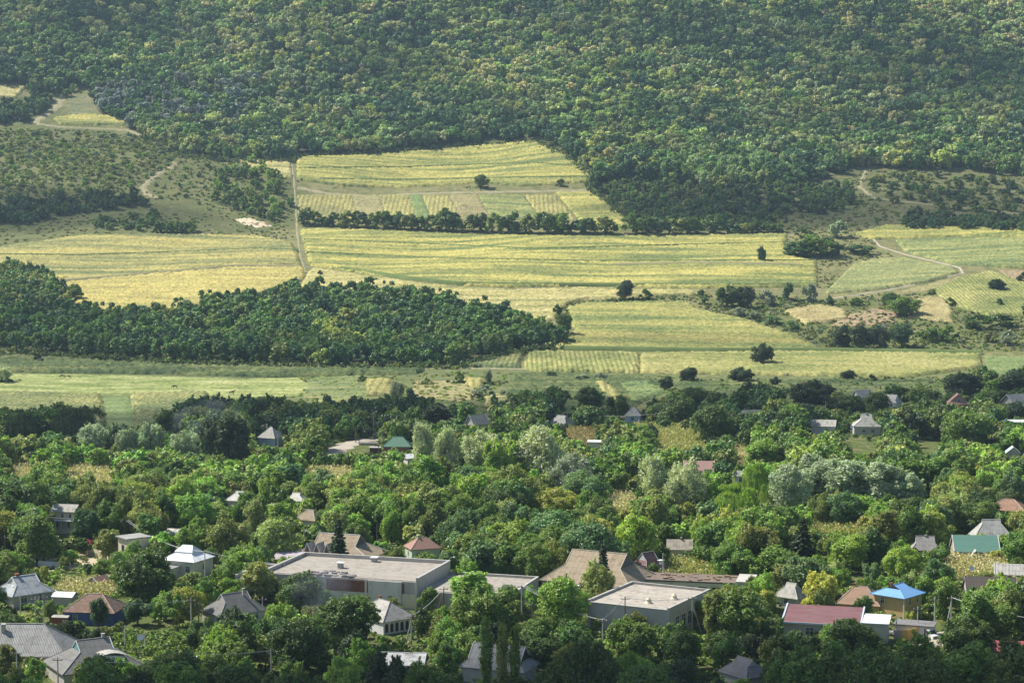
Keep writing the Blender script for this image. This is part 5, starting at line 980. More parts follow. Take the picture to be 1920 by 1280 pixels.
def mass(name, items, label, cat, leaf, per, kindH, seed, blobs=(12, 20), nproto=6, asp=1.3, base=.05, trunks=False, nj=.5):
    """items: (x, y, H, W, tone rgb): one mesh of many crowns for woods that read as one mass"""
    rng = np.random.default_rng(seed); P = []
    for i in range(nproto):
        c, n, v = crown_pts(rng, 1.0, 1.0, int(rng.integers(*blobs)), per, base=base, nj=nj); P.append((c, n, v))
    Vs = []; T = []; LV = []
    for (x, y, H, W, col) in items:
        c, n, v = P[int(rng.integers(nproto))]; a = rng.uniform(0, 6.28); ca, sa = math.cos(a), math.sin(a)
        M = np.array([[ca, -sa, 0], [sa, ca, 0], [0, 0, 1]]); c2 = (c * [W, W, H]) @ M.T + [x, y, float(HT(x, y))]; n2 = n @ M.T
        q = quads(c2, n2, leaf * (W / 8) ** .5, rng, asp); Vs.append(q.reshape(-1, 3)); T.append(np.broadcast_to(np.array([*col, 1.0], np.float32), (len(c2) * 4, 4))); LV.append(np.repeat(v, 4))
    V = np.concatenate(Vs); k = len(V) // 4; print('mass', name, len(items), k)
    me = grid_mesh(name, V, np.arange(4 * k).reshape(-1, 4), [LEAFS], False, {'tint': ('FLOAT_COLOR', np.concatenate(T)), 'lv': ('FLOAT', np.concatenate(LV))})
    return tag(link(name, me), label, cat, kind='stuff')
def scatter(poly, step, rng, jit=.42, dens_=1.0, wide=None):
    """jittered hexagonal points of the ground region whose pixels lie in poly"""
    wp = world_poly(poly, 4); ax = [p[0] for p in wp]; ay = [p[1] for p in wp]
    out = []; r = 0; y = max(min(ay), 235)
    while y < max(ay):
        xs_ = np.arange(min(ax), max(ax), step) + (step / 2 if r % 2 else 0)
        X = xs_ + rng.uniform(-jit, jit, len(xs_)) * step; Y = y + rng.uniform(-jit, jit, len(xs_)) * step
        px, py = proj(X, Y, HT(X, Y)); k = inpoly(px, py, poly) & (px > -130) & (px < 2050) & (rng.random(len(X)) < dens_)
        out += list(zip(X[k], Y[k], px[k], py[k])); y += step * .86; r += 1
    return out
# ---------------------------------------------------------------- hand placed trees: kind, base px x, base py, height px, width px, tone, label
rs = np.random.default_rng(21)
CLEAR += [(a[0], a[1], a[2], a[3], a[4]) for a in EXTRA_CLEAR]
def special(kind, px, by, hp, wp_, tone, label, clear=True, group=None, parts=True, name=None):
    x, y, z = cast([px], [by])[0]; sp = y / F; k = PROTO[kind][0]
    H, W = hp * sp, wp_ * sp; crown = PROTO[kind]; i = int(rs.integers(len(crown))); c, t, h0, w0 = crown[i]
    nm, kw, cat = KWORD[kind]; nm = name or nm
    col = np.array(GREENS[tone]) * rs.uniform(.95, 1.05)
    if parts and c and t:
        r = empty(nm, (x, y, z), rs.uniform(0, 6.28)); r.scale = (W / w0, W / w0, H / h0); link('trunk', t, r); o = link('crown', c, r); o.color = (*col, 1)
    else:
        r = link(nm, c or t); r.location = (x, y, z); r.scale = (W / w0, W / w0, H / h0); r.rotation_euler = (0, 0, rs.uniform(0, 6.28)); r.color = (*col, 1)
    tag(r, label, cat, group); SPOTS.append((x, y, W * .5))
    if clear: CLEAR.append((px - wp_ * .38, by - hp * .95, px + wp_ * .38, by - hp * .22, y - 1))
    return r
S_ = special
S_('willow', 792, 880, 82, 52, 'silver', 'pale silvery willow left of the pair beside the green roof')
S_('willow', 840, 892, 92, 58, 'silver', 'tall silvery willow second from left in the willow row')
S_('willow', 905, 895, 88, 78, 'silver', 'broad pale willow behind the two bright poplars')
S_('ragged', 925, 902, 84, 50, 'bright', 'fresh green young poplar on the left of the middle pair')
S_('ragged', 965, 902, 82, 50, 'bright', 'fresh green young poplar on the right of the middle pair')
S_('willow', 1018, 905, 100, 92, 'silver', 'leaning broad silvery willow right of the fresh green pair')
S_('willow', 1075, 930, 82, 90, 'grey', 'rounded grey green willow right of the leaning willow')
S_('broadleaf', 1095, 945, 60, 85, 'blue', 'dark glossy tree below the rounded willow')
S_('willow', 1222, 940, 88, 60, 'silver', 'slim silvery willow left of the pink roof')
S_('willow', 1290, 960, 100, 88, 'silver', 'big silvery willow standing before the pink roof')
S_('weeping', 1418, 935, 68, 54, 'fresh', 'weeping willow beside the white gable wall')
S_('weeping', 1382, 972, 66, 84, 'bright', 'wide weeping willow above the bare yard')
S_('weeping', 1440, 950, 46, 34, 'fresh', 'small weeping willow squeezed next to the silver poplars')
for i, (a, b, h, w_, t) in enumerate([(1480, 965, 95, 60, 'leftmost silver leaved poplar by the weeping willows'), (1530, 940, 88, 80, 'tallest silver leaved poplar of the silvery thicket'),
                                      (1590, 945, 92, 84, 'broad silver leaved poplar in the middle of the silvery thicket'), (1650, 948, 82, 76, 'silver leaved poplar right of the middle in the thicket'), (1700, 950, 66, 56, 'lowest silver leaved poplar ending the thicket on the right')]):
    S_('broadleaf', a, b, h, w_ * 1.35, 'bluegrey', t, name='silver_poplar', group='silver leaved poplars')
S_('ragged', 437, 882, 110, 70, 'blackish', 'big dark tree towering left of the grey roofed cottage')
S_('broadleaf', 405, 870, 92, 60, 'blackish', 'dark dense tree left of the towering dark one')
S_('weeping', 140, 828, 66, 84, 'blackish', 'dark weeping willow below the young maize rows')
S_('weeping', 42, 832, 60, 74, 'blackish', 'dark weeping willow at the left edge of the picture')
S_('willow', 175, 848, 54, 64, 'bluegrey', 'blue grey willow in front of the dark weeping one')
S_('willow', 240, 852, 46, 44, 'bluegrey', 'small blue grey willow below the bright green strip')
S_('willow', 283, 852, 54, 48, 'bluegrey', 'blue grey willow right of the bright green strip')
S_('willow', 350, 860, 52, 54, 'bluegrey', 'blue grey willow veiled by the thin smoke')
S_('broadleaf', 315, 822, 52, 56, 'dark', 'dark round tree under the maize rows')
S_('spruce', 635, 1089, 128, 56, 'blackish', 'dark spruce rising before the three peaked dormers')
S_('spruce', 1130, 1138, 128, 54, 'blackish', 'ragged brownish spruce in front of the big beige roof')
S_('broadleaf', 1120, 1152, 98, 72, 'pale', 'shiny pale green walnut before the big beige roof')
S_('spruce', 1504, 1062, 100, 62, 'blackish', 'broad dark spruce in the orchards right of centre')
S_('poplar', 1272, 990, 38, 18, 'blackish', 'little dark columnar juniper below the willows', name='juniper')
S_('poplar', 912, 1330, 176, 34, 'mid', 'leftmost columnar poplar in front of the bottom grey house')
S_('poplar', 942, 1345, 180, 30, 'olive', 'middle columnar poplar in front of the bottom grey house')
S_('poplar', 966, 1335, 170, 28, 'mid', 'rightmost columnar poplar in front of the bottom grey house')
S_('broadleaf', 1035, 978, 60, 96, 'yellowish', 'yellow topped wide tree in the middle of the orchards')
S_('fruit', 1175, 985, 36, 34, 'yellowish', 'small yellowish tree by the maize patch')
S_('fruit', 1288, 968, 32, 30, 'yellowish', 'little yellow green tree before the big willow')
S_('broadleaf', 1692, 1092, 66, 66, 'bright', 'bright yellow green acacia above the blue roof')
S_('broadleaf', 1590, 1072, 70, 80, 'bright', 'bright green acacia left of the dark one')
S_('broadleaf', 268, 1140, 118, 110, 'dark', 'huge dark walnut in front of the white metal roof', )
S_('broadleaf', 1110, 1130, 0.1 + 44, 60, 'olive', 'small olive bush tree at the beige porch')
S_('broadleaf', 562, 1152, 80, 96, 'dark', 'dark walnut before the left wing of the flat roof')
S_('broadleaf', 655, 1215, 108, 118, 'dark', 'large dark walnut left of the arcaded house')
S_('broadleaf', 560, 1270, 116, 124, 'dark', 'wide dark walnut at the bottom left of centre')
S_('broadleaf', 905, 1190, 92, 110, 'mid', 'mid green walnut below the long flat roof')
S_('broadleaf', 1055, 1180, 100, 96, 'fresh', 'sunny walnut left of the beige porch')
S_('broadleaf', 1380, 1210, 104, 108, 'mid', 'large round walnut right of the square flat roof')
S_('broadleaf', 1600, 1252, 88, 108, 'dark', 'dark tree hiding the yard below the maroon roof')
S_('broadleaf', 1810, 1242, 88, 100, 'dark', 'dark walnut right of the white van')
S_('ragged', 1340, 1120 + 90, 110, 50, 'olive', 'tall thin olive tree between flat roof and maroon roof')
S_('ragged', 185, 1178, 62, 40, 'deep', 'dark conical tree before the red tiled roof')
S_('ragged', 258, 1172, 58, 56, 'deep', 'deep green tree right of the red tiled roof')
S_('broadleaf', 70, 1055, 92, 96, 'mid', 'broad tree left of the balcony house')
S_('broadleaf', 160, 1020, 66, 60, 'deep', 'deep green tree right of the balcony house')
S_('ragged', 205, 1048, 60, 60, 'olive', 'olive tree left of the square tower')
S_('broadleaf', 425, 1050, 76, 80, 'olive', 'olive walnut right of the white metal roof')
S_('broadleaf', 1265, 800, 62, 76, 'dark', 'dark round tree beside the white walled cottage')
S_('broadleaf', 1335, 835, 76, 80, 'dark', 'dark green round tree right of the golden maize')
S_('broadleaf', 1430, 875, 50, 76, 'fresh', 'fresh green tree above the silver thicket')
S_('broadleaf', 1815, 845, 80, 92, 'mid', 'large tree in the right of the village orchard')
S_('broadleaf', 1105, 772, 46, 62, 'dark', 'dark tree behind the triangle roof')
S_('broadleaf', 1155, 785, 44, 54, 'dark', 'dark tree left of the white walled cottage')
S_('broadleaf', 1800, 748, 48, 92, 'blackish', 'long dark tree clump behind the red gable')
S_('broadleaf', 1905, 740, 46, 70, 'blackish', 'dark tree at the right edge behind the village')
S_('broadleaf', 1188, 1246, 92, 92, 'mid', 'mid green walnut below the square flat roof')
S_('broadleaf', 1275, 1266, 84, 88, 'dark', 'dark walnut right below the square flat roof')
S_('broadleaf', 1000, 1262, 78, 96, 'dark', 'dark walnut right of the columnar poplars')
S_('broadleaf', 1520, 768, 52, 84, 'blackish', 'wide dark tree left of the uppermost houses')
S_('broadleaf', 1645, 778, 44, 50, 'dark', 'dark tree between the white gable and the grey block house')
S_('broadleaf', 1595, 775, 34, 44, 'dark', 'dark tree in front of the uppermost roof edge')
S_('broadleaf', 1300, 762, 40, 60, 'dark', 'dark tree upper right of the white walled cottage')
S_('broadleaf', 820, 800, 44, 64, 'blackish', 'dark round tree clump above the silvery willows')
S_('bare', 1598, 1130, 34, 34, 'dark', 'bare whitish tree behind the maroon roof', parts=False)
S_('bare', 770, 1262, 60, 60, 'dark', 'bare branched tree before the pale sheet roof', parts=False)
S_('fruit', 731, 1068, 26, 28, 'yellow', 'little yellow green sapling growing on the flat roof', clear=False)
S_('fruit', 769, 812, 18, 16, 'yellow', 'small orange tinged tree above the green roof', clear=False)
def NUM(i):
    a = ['first', 'second', 'third', 'fourth', 'fifth', 'sixth', 'seventh', 'eighth', 'ninth', 'tenth', 'eleventh', 'twelfth', 'thirteenth', 'fourteenth', 'fifteenth', 'sixteenth', 'seventeenth', 'eighteenth', 'nineteenth', 'twentieth']
    return a[i] if i < 20 else ('thirtieth' if i == 29 else ('twenty ' if i < 29 else 'thirty ') + a[i % 10])
# lone trees and bushes in the fields
G_ = 'lone trees in the fields'; SKIRT = []
for a in [('broadleaf', 1172, 562, 36, 34, 'blackish', 'dark round tree on the field edge right of the wood'), ('bush', 1212, 562, 20, 26, 'dark', 'small bush right of the dark round tree'),
          ('broadleaf', 1428, 491, 29, 20, 'deep', 'lone slim tree in the broad yellow field'), ('broadleaf', 1430, 684, 38, 40, 'blackish', 'lone dark tree in the maize behind the village'),
          ('broadleaf', 903, 352, 24, 30, 'mid', 'lone tree beside the pinkish cart track'), ('bush', 1052, 348, 14, 16, 'dark', 'small lone bush on the top field'),
          ('broadleaf', 1058, 630, 40, 34, 'dark', 'tree at the very tip of the dark wood'), ('bush', 1044, 595, 22, 20, 'dark', 'bush above the tip of the dark wood'),
          ('bush', 600, 517, 9, 14, 'blackish', 'tiny dark bush under the cart track'), ('bush', 706, 528, 8, 12, 'mid', 'tiny bush on the edge of the wood'),
          ('broadleaf', 138, 562, 30, 36, 'mid', 'round tree at the edge of the left grove'), ('broadleaf', 1868, 545, 22, 36, 'blackish', 'dark round bush tree on the right stepped field'),
          ('bush', 1918, 530, 20, 28, 'blackish', 'dark bush cut by the right picture edge'), ('bush', 1783, 572, 14, 20, 'dark', 'small dark bush beside the dry yellow plot'), ('bush', 1873, 575, 14, 20, 'dark', 'small dark bush on the stepped field'),
          ('bush', 1535, 480, 44, 76, 'mid', 'big domed bush at the head of the field track'), ('bush', 1512, 479, 34, 50, 'mid', 'left shoulder of the domed bush thicket'), ('bush', 1558, 479, 34, 50, 'deep', 'right shoulder of the domed bush thicket'), ('bush', 1492, 480, 26, 70, 'deep', 'low dark bramble left of the domed bush'), ('bush', 1612, 477, 20, 60, 'deep', 'low bramble right of the domed bush'),
          ('bush', 1575, 445, 28, 42, 'bluegrey', 'grey leaved bush behind the domed one'), ('bush', 1508, 446, 20, 36, 'dark', 'dark bush behind the domed one on its left'),
          ('broadleaf', 1362, 574, 38, 48, 'dark', 'dark bush tree leftmost of the field clump'), ('broadleaf', 1395, 576, 38, 46, 'blackish', 'blackish bush tree second in the field clump'),
          ('bush', 1440, 572, 28, 36, 'grey', 'grey green bush third in the field clump'), ('bush', 1480, 562, 28, 30, 'deep', 'deep green bush in the field clump'), ('bush', 1520, 565, 34, 34, 'grey', 'greyish willow bush ending the field clump'),
          ('bush', 1313, 555, 14, 16, 'dark', 'small bush left of the field clump'), ('bush', 1323, 570, 12, 16, 'mid', 'small bush on the verge under the field clump'),
          ('bush', 1388, 592, 18, 30, 'grey', 'grey bush left in the verge row'), ('bush', 1420, 598, 16, 32, 'grey', 'grey bush in the verge row'), ('bush', 1452, 608, 18, 36, 'blue', 'sea green bush in the verge row'), ('bush', 1484, 618, 16, 34, 'blue', 'sea green bush ending the verge row'),
          ('bush', 1555, 572, 14, 26, 'deep', 'dark bush under the blue green field'), ('bush', 1604, 572, 14, 26, 'dark', 'dark bush right under the blue green field'),
          ('broadleaf', 1580, 652, 40, 44, 'blackish', 'leftmost tree of the dark clump in the scrub'), ('broadleaf', 1615, 656, 46, 46, 'blackish', 'tallest tree of the dark clump in the scrub'), ('broadleaf', 1648, 654, 42, 44, 'blackish', 'third tree of the dark clump in the scrub'),
          ('broadleaf', 1690, 650, 46, 44, 'deep', 'dark tree under the round green bush'), ('bush', 1740, 640, 30, 40, 'mid', 'mid green bush right of the dark clump'), ('bush', 1775, 640, 30, 44, 'mid', 'mid green bush farther right of the dark clump'),
          ('broadleaf', 1694, 592, 34, 60, 'mid', 'round green bush beside the dry yellow plot'), ('broadleaf', 1668, 576, 26, 30, 'dark', 'dark bush behind the round green one'), ('bush', 1746, 552, 12, 20, 'mid', 'small green bush under the hay slope'),
          ('bush', 1830, 616, 26, 60, 'dark', 'long dark bush under the stepped field'), ('bush', 1880, 612, 24, 60, 'dark', 'dark bush row near the right edge'), ('bush', 1925, 610, 36, 50, 'deep', 'deep green bush at the right edge'),
          ('bush', 1888, 646, 26, 36, 'grey', 'grey scrub bush near the right edge'), ('bush', 1855, 640, 18, 30, 'brownish', 'brownish bush left of the grey scrub bush'),
          ('willow', 4, 716, 30, 36, 'silver', 'silvery willow bush at the left edge of the meadow'), ('bush', 418, 768, 14, 22, 'bluegrey', 'blue grey bush below the horses'), ('willow', 745, 752, 34, 26, 'grey', 'grey willow bush in the valley bottom'),
          ('bush', 768, 757, 26, 34, 'deep', 'dark bush beside the grey willow bush'), ('bush', 680, 716, 14, 18, 'dark', 'dark bush on the left of the golden plot'), ('bush', 800, 720, 12, 14, 'mid', 'tiny tree at the tan meadow'),
          ('bush', 862, 718, 22, 18, 'mid', 'small tree at the corner of the tan meadow'), ('willow', 915, 720, 26, 20, 'grey', 'small grey willow in the marshy valley'), ('bush', 905, 745, 24, 44, 'grey', 'wide grey willow bush below the small grey willow'),
          ('bush', 945, 748, 16, 30, 'grey', 'low grey bush right of the wide willow bush'), ('fruit', 927, 765, 24, 18, 'dark', 'small tree on the yellow patch'), ('bush', 1035, 708, 14, 26, 'deep', 'dark bush at the marsh edge'),
          ('bush', 1090, 712, 12, 30, 'grey', 'grey bush at the marsh edge'), ('bush', 1125, 712, 12, 26, 'grey', 'second grey bush at the marsh edge'), ('broadleaf', 1290, 715, 26, 36, 'blackish', 'dark tree behind the marsh on its right'),
          ('broadleaf', 1250, 730, 24, 30, 'blackish', 'dark tree left of the one behind the marsh'), ('broadleaf', 1390, 716, 26, 44, 'blackish', 'dark tree pair behind the village orchard'), ('bush', 1455, 724, 16, 22, 'blackish', 'dark bush behind the village orchard'),
          ('broadleaf', 1590, 712, 18, 30, 'blackish', 'small dark pair of bushes on the maize edge'), ('bush', 1635, 716, 14, 20, 'blackish', 'small dark bush on the maize edge'), ('bush', 72, 680, 16, 20, 'blackish', 'small dark bush on the reed bed')]:
    S_(*a, clear=False, parts=a[0] != 'bush', group=G_); SKIRT.append((a[1], a[2], a[4]))
for i, (a, b, h, w_) in enumerate([(572, 421, 22, 26), (592, 422, 20, 22), (612, 424, 16, 20), (634, 424, 18, 26), (655, 426, 22, 30), (678, 427, 24, 30), (700, 428, 22, 24), (722, 429, 27, 32), (745, 430, 25, 28), (764, 431, 23, 26), (786, 432, 22, 24), (808, 433, 22, 24), (828, 433, 30, 34),
                                   (850, 434, 29, 30), (873, 434, 28, 32), (895, 435, 27, 28), (934, 437, 26, 30), (955, 437, 30, 34), (978, 438, 24, 28), (1000, 438, 28, 30), (1024, 438, 36, 38), (1048, 438, 32, 36), (1064, 438, 24, 26), (1095, 438, 24, 34), (1122, 438, 30, 36), (1145, 438, 18, 26),
                                   (1186, 438, 28, 34), (1208, 438, 26, 34), (1236, 438, 24, 34), (1262, 438, 26, 36), (1288, 438, 24, 30), (1312, 438, 22, 30), (1340, 438, 24, 30), (1370, 438, 18, 30), (1400, 438, 18, 30), (1430, 437, 18, 34), (1452, 436, 14, 26)]):
    S_('far', a, b, h * 1.35, w_ * 1.45, ['dark', 'mid', 'dark', 'deep', 'olive'][i % 5], NUM(i) + ' bushy tree from the left in the straight hedge', clear=False, group='trees of the straight hedge', name='hedge_tree')
def grove(poly, step, hr, wr, tones, label, group, name, seed, kind='far', dens_=1.0):
    r = np.random.default_rng(seed)
    for (x, y, px, py) in scatter(poly, step, r, dens_=dens_):
        if any((x - a) ** 2 + (y - b) ** 2 < (c * .8) ** 2 for a, b, c in SPOTS): continue
        H = r.uniform(*hr); p = PROTO[kind]; c, t, h0, w0 = p[int(r.integers(len(p)))]
        o = link(name, c); o.location = (x, y, float(HT(x, y)) - .2); k = r.uniform(*wr) / w0; o.scale = (k, k, H / h0); o.rotation_euler = (0, 0, r.uniform(0, 6.28))
        TT = tones[int(r.integers(len(tones)))]; col = np.array(GREENS[TT]) * r.uniform(.85, 1.2) * np.array([r.uniform(.85, 1.15), 1, 1]); o.color = (*col, 1)
        tag(o, None, 'tree' if 'bush' not in name else 'bush', group); TREES.append(dict(o=o, px=px, py=py - 10, tone=TT, kw=name.replace('_', ' '), hill=1))
grove([(1630, 330), (1700, 325), (1800, 332), (2000, 345), (2000, 412), (1850, 402), (1700, 388), (1625, 372)], 13, (4, 6.5), (6, 9.5), ['dark', 'mid', 'deep', 'olive'], 'small rounded tree on the shaded orchard slope at the right', 'trees on the right orchard slope', 'slope_tree', 31, dens_=.85)
grove([(1690, 405), (1800, 412), (2000, 420), (2000, 440), (1850, 434), (1700, 430)], 7.5, (5, 7.5), (7, 9), ['dark', 'blackish', 'deep'], 'dark hedge tree above the rim field on the right', 'trees of the right rim hedge', 'hedge_tree', 32)
grove([(-40, 388), (60, 378), (180, 365), (250, 366), (285, 384), (230, 395), (120, 405), (60, 420), (-40, 425)], 7.5, (5, 8), (7, 9), ['dark', 'blackish', 'deep'], 'dark tree in the shaded belt at the foot of the left knoll', 'trees of the belt under the knoll', 'belt_tree', 33)
grove([(-40, 200), (30, 198), (60, 188), (92, 190), (84, 214), (60, 230), (-40, 238)], 8.5, (7, 10), (8, 11), ['dark', 'deep', 'mid'], 'dark tree in the high grove by the left clearing', 'trees of the high left grove', 'grove_tree', 34)
grove([(70, 180), (120, 166), (176, 172), (150, 176), (110, 185), (90, 192)], 10, (4, 7), (5, 8), ['mid', 'fresh', 'pale'], 'light green tree on the upper rim of the left clearing', 'trees on the rim of the clearing', 'grove_tree', 35)
grove([(405, 330), (470, 305), (530, 335), (548, 375), (545, 402), (515, 413), (440, 404), (400, 380)], 9.5, (4.5, 8), (5.5, 8.5), ['mid', 'dark', 'fresh', 'mid'], 'green tree in the loose grove beside the straight cart track', 'trees of the loose grove', 'grove_tree', 36, dens_=.8)
grove([(320, 320), (400, 305), (430, 330), (400, 390), (300, 372), (290, 350)], 13, (2, 3.5), (3, 5), ['mid', 'dark', 'grey', 'fresh'], 'low scrub bush inside the bend of the bare track', 'bushes in the track bend', 'scrub_bush', 37, 'bush', .8)
grove([(165, 412), (290, 402), (300, 415), (260, 436), (180, 428)], 8.5, (4, 6.5), (5, 8), ['dark', 'deep', 'mid'], 'dark bushy tree between shaded belt and sand pit', 'bushy trees left of the sand pit', 'belt_tree', 38, dens_=.75)
grove([(300, 428), (362, 428), (362, 440), (298, 440)], 7, (6, 8), (6, 8), ['mid', 'deep'], 'green tree of the small clump above the left maize', 'trees of the clump above the left maize', 'belt_tree', 39)
grove([(-60, 520), (20, 512), (70, 525), (118, 560), (128, 598), (60, 590), (-60, 580)], 8, (8, 12), (8, 11), ['mid', 'deep', 'olive', 'dark', 'pale'], 'tall tree in the grove joining the dark wood at the left', 'trees of the left grove', 'grove_tree', 40)
grove([(-40, 245), (200, 250), (320, 288), (320, 318), (260, 340), (220, 360), (100, 372), (-40, 380)], 9.5, (1.8, 3.6), (3.5, 6.5), ['mid', 'olive', 'grey', 'fresh', 'pale', 'mid'], 'low scrub bush dotted over the dry left knoll', 'scrub bushes on the left knoll', 'scrub_bush', 41, 'bush', .95)
grove([(545, 365), (560, 300), (572, 300), (562, 360)], 9, (1, 2), (1.5, 3), ['mid', 'dark'], 'small bush on the verge of the straight cart track', 'bushes on the cart track verge', 'verge_bush', 44, 'bush', .5)
grove([(1110, 350), (1180, 340), (1320, 350), (1480, 350), (1600, 350), (1612, 385), (1560, 402), (1480, 402), (1440, 428), (1190, 430), (1178, 405)], 8.2, (4, 7), (6, 8.5), ['dark', 'deep', 'mid', 'dark', 'blackish'], 'bushy tree on the shaded slope above the straight hedge', 'bushy trees above the hedge', 'slope_tree', 42)
grove([(1300, 590), (1500, 615), (1560, 650), (1800, 655), (1920, 650), (1920, 625), (1800, 620), (1690, 560), (1600, 560), (1540, 570), (1400, 585)], 13, (.8, 1.8), (2, 4), ['mid', 'dark', 'brownish', 'grey', 'olive'], 'low scrub bush in the weedy valley scrub at the right', 'scrub bushes in the right valley', 'scrub_bush', 43, 'bush', .65)
# the dark wood: nearest 300 one by one, none left over
def wood_items(poly, step, seed, hr, wr, tones, dens_=1.0):
    r = np.random.default_rng(seed); out = []
    for (x, y, px, py) in scatter(poly, step, r, dens_=dens_):
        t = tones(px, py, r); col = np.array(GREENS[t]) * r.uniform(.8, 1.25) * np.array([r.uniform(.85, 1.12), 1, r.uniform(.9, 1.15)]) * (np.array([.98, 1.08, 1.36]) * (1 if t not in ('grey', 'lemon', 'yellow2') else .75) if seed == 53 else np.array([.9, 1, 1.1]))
        q_ = float(np.clip(math.exp(r.normal() * .3), .6, 1.6)) if seed == 53 else 1; out.append((x, y, r.uniform(*hr) * (q_ + 1) / 2, r.uniform(*wr) * q_, col, px, py, t))
    return out
def plant(items, limit, name, label, group, mname, mlabel, seed, leaf, per):
    items.sort(key=lambda i: i[1]); r = np.random.default_rng(seed)
    for (x, y, H, W, col, px, py, t) in items[:limit]:
        p = PROTO['far']; c, tk, h0, w0 = p[int(r.integers(len(p)))]
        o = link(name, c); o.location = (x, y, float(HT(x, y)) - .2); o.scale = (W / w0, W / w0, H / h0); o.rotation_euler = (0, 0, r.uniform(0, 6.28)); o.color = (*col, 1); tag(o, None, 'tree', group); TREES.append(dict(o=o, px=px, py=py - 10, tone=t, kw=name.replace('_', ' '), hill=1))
    rest = items[limit:]
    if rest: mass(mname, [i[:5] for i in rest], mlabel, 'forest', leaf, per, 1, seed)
wd = wood_items(WOOD, 8.6, 51, (8, 11.5), (8.5, 11), lambda px, py, r: ['dark', 'deep', 'mid', 'dark', 'olive', 'mid'][int(r.integers(6))] if not (590 < px < 680 and py > 610 and r.random() < .5) else 'yellowish')
print('wood', len(wd))
plant(wd, 300, 'wood_tree', 'dense green tree of the dark wood across the middle of the valley', 'trees of the dark wood', 'dark_wood', 'rear part of the dark wood across the middle of the valley', 52, .9, 80)
def ftone(px, py, r):
    n = .5 + .5 * math.sin(px / 140 + 1.3 * math.sin(py / 60)) * math.cos(py / 55 + px / 300)
    m_ = math.sin(px / 47 + 2 * math.sin(py / 31)) + math.sin(py / 23 - px / 71) + r.normal() * .7
    pale = .18 + .46 * n * (1 if py < 240 else .4)
    if py > 330 or px < 330: pale *= .4
    u = r.random()
    if 180 < px < 480 and 165 < py < 240 and u < .4: return 'grey'
    if 1080 < px < 1250 and 150 < py < 300 and u < .4: return 'yellowish'
    if 1280 < px < 1560 and 280 < py < 355 and u < .5: return 'pale'
    if u < pale * .22: return 'yellow2'
    if u < pale * .6: return 'lemon'
    if u < pale: return 'yellowish'
    return 'deep' if m_ < -1.4 else 'dark' if m_ < -.1 else 'mid' if m_ < 1.2 else 'olive'
GREENS['yellow2'] = (.70, .60, .22); GREENS['lemon'] = (.56, .56, .19); GREENS['grey'] = (.30, .31, .22)
SUB = [p for p in FOREST]
fo = wood_items([(-200, -60), (2120, -60), (2120, 338), (1920, 332), (1800, 322), (1700, 317), (1618, 312), (1480, 350), (1320, 350), (1180, 340), (1112, 352), (1112, 328), (1060, 288), (1000, 262), (860, 272), (700, 286), (560, 291), (540, 302), (430, 300), (330, 287), (245, 252), (240, 236),
                 (180, 205), (175, 170), (130, 163), (95, 178), (60, 176), (52, 160), (-200, 158)], 7.7, 53, (7.5, 12.5), (7.5, 13.5), ftone)
print('forest', len(fo))
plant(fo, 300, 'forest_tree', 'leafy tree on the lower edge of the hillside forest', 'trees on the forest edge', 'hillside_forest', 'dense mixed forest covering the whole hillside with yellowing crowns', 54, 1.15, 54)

# ---------------------------------------------------------------- village trees
def blocked(x, y, H, W):
    z = float(HT(x, y)); px, pb = proj(x, y, z); _, pt = proj(x, y, z + H); hw = W / 2 * F / y * .92
    for (a, b, c, d, yd) in CLEAR:
        if y < yd and px + hw > a and px - hw < c and pt < d and pb > b and (pt + .12 * (pb - pt)) < d: return True
    for (a, b, r_) in SPOTS:
        if (x - a) ** 2 + (y - b) ** 2 < (r_ * .75 + W * .32) ** 2: return True
    return False
rv = np.random.default_rng(77); cand = []
for (x, y, px, py) in scatter(VILLAGE, 5.9, rv, jit=.4):
    if px < -60 or px > 1980 or (py < 800 and px > 800 and rv.random() < (.5 if py < 760 else .3)): continue
    cand.append((x, y, px, py))
cand.sort(key=lambda c: c[1]); small = []; nfull = 0
counts = {'broadleaf': 0, 'fruit': 0, 'ragged': 0}
def vtone(px, py, r):
    u = r.random()
    if py < 850: return ['dark', 'blackish', 'deep', 'dark', 'mid', 'olive'][int(r.integers(6))]
    if py > 1190: return ['dark', 'mid', 'dark', 'mid', 'blackish', 'fresh', 'olive'][int(r.integers(7))]
    return ['mid', 'fresh', 'mid', 'olive', 'dark', 'pale', 'yellowish' if r.random() < .5 else 'mid', 'mid', 'bright', 'blue', 'mid', 'fresh', 'olive'][int(r.integers(13))]
farm = []
for (x, y, px, py) in cand:
    n_ = math.sin(x / 19 + y / 31) + math.sin(y / 17 - x / 43)
    for s in (1.0, .74, .5, .34, .2):
        H = rv.uniform(6.6, 9.8) * s * (1 + .1 * n_); W = H * rv.uniform(.8, 1.12)
        if y > 560: H *= 1.0
        if not blocked(x, y, H, W): break
    else: continue
    t = vtone(px, py, rv)
    if s > .4 and rv.random() < .06: continue
    kind = 'bush' if H < 2.6 else ('fruit' if H < 6.2 else ('ragged' if rv.random() < .28 else 'broadleaf'))
    if kind == 'bush':
        small.append((x, y, H, W * 1.3, np.array(GREENS[t]) * rv.uniform(.8, 1.2))); continue
    if counts[kind] >= 300 or y > 480:
        farm.append((x, y, H, W, np.array(GREENS[t]) * rv.uniform(.82, 1.2) * np.array([rv.uniform(.86, 1.06), 1, 1]))); continue
    counts[kind] += 1
    p0 = PROTO[kind][0]; tree(kind, x, y, H / p0[2], t, rv, sw=(W / p0[3]) / (H / p0[2]), group={'broadleaf': 'round trees of the village gardens', 'fruit': 'small fruit trees of the village', 'ragged': 'tall ragged trees of the village'}[kind])
print('village', counts, 'far', len(farm), 'small', len(small))
farm.sort(key=lambda i: i[1])
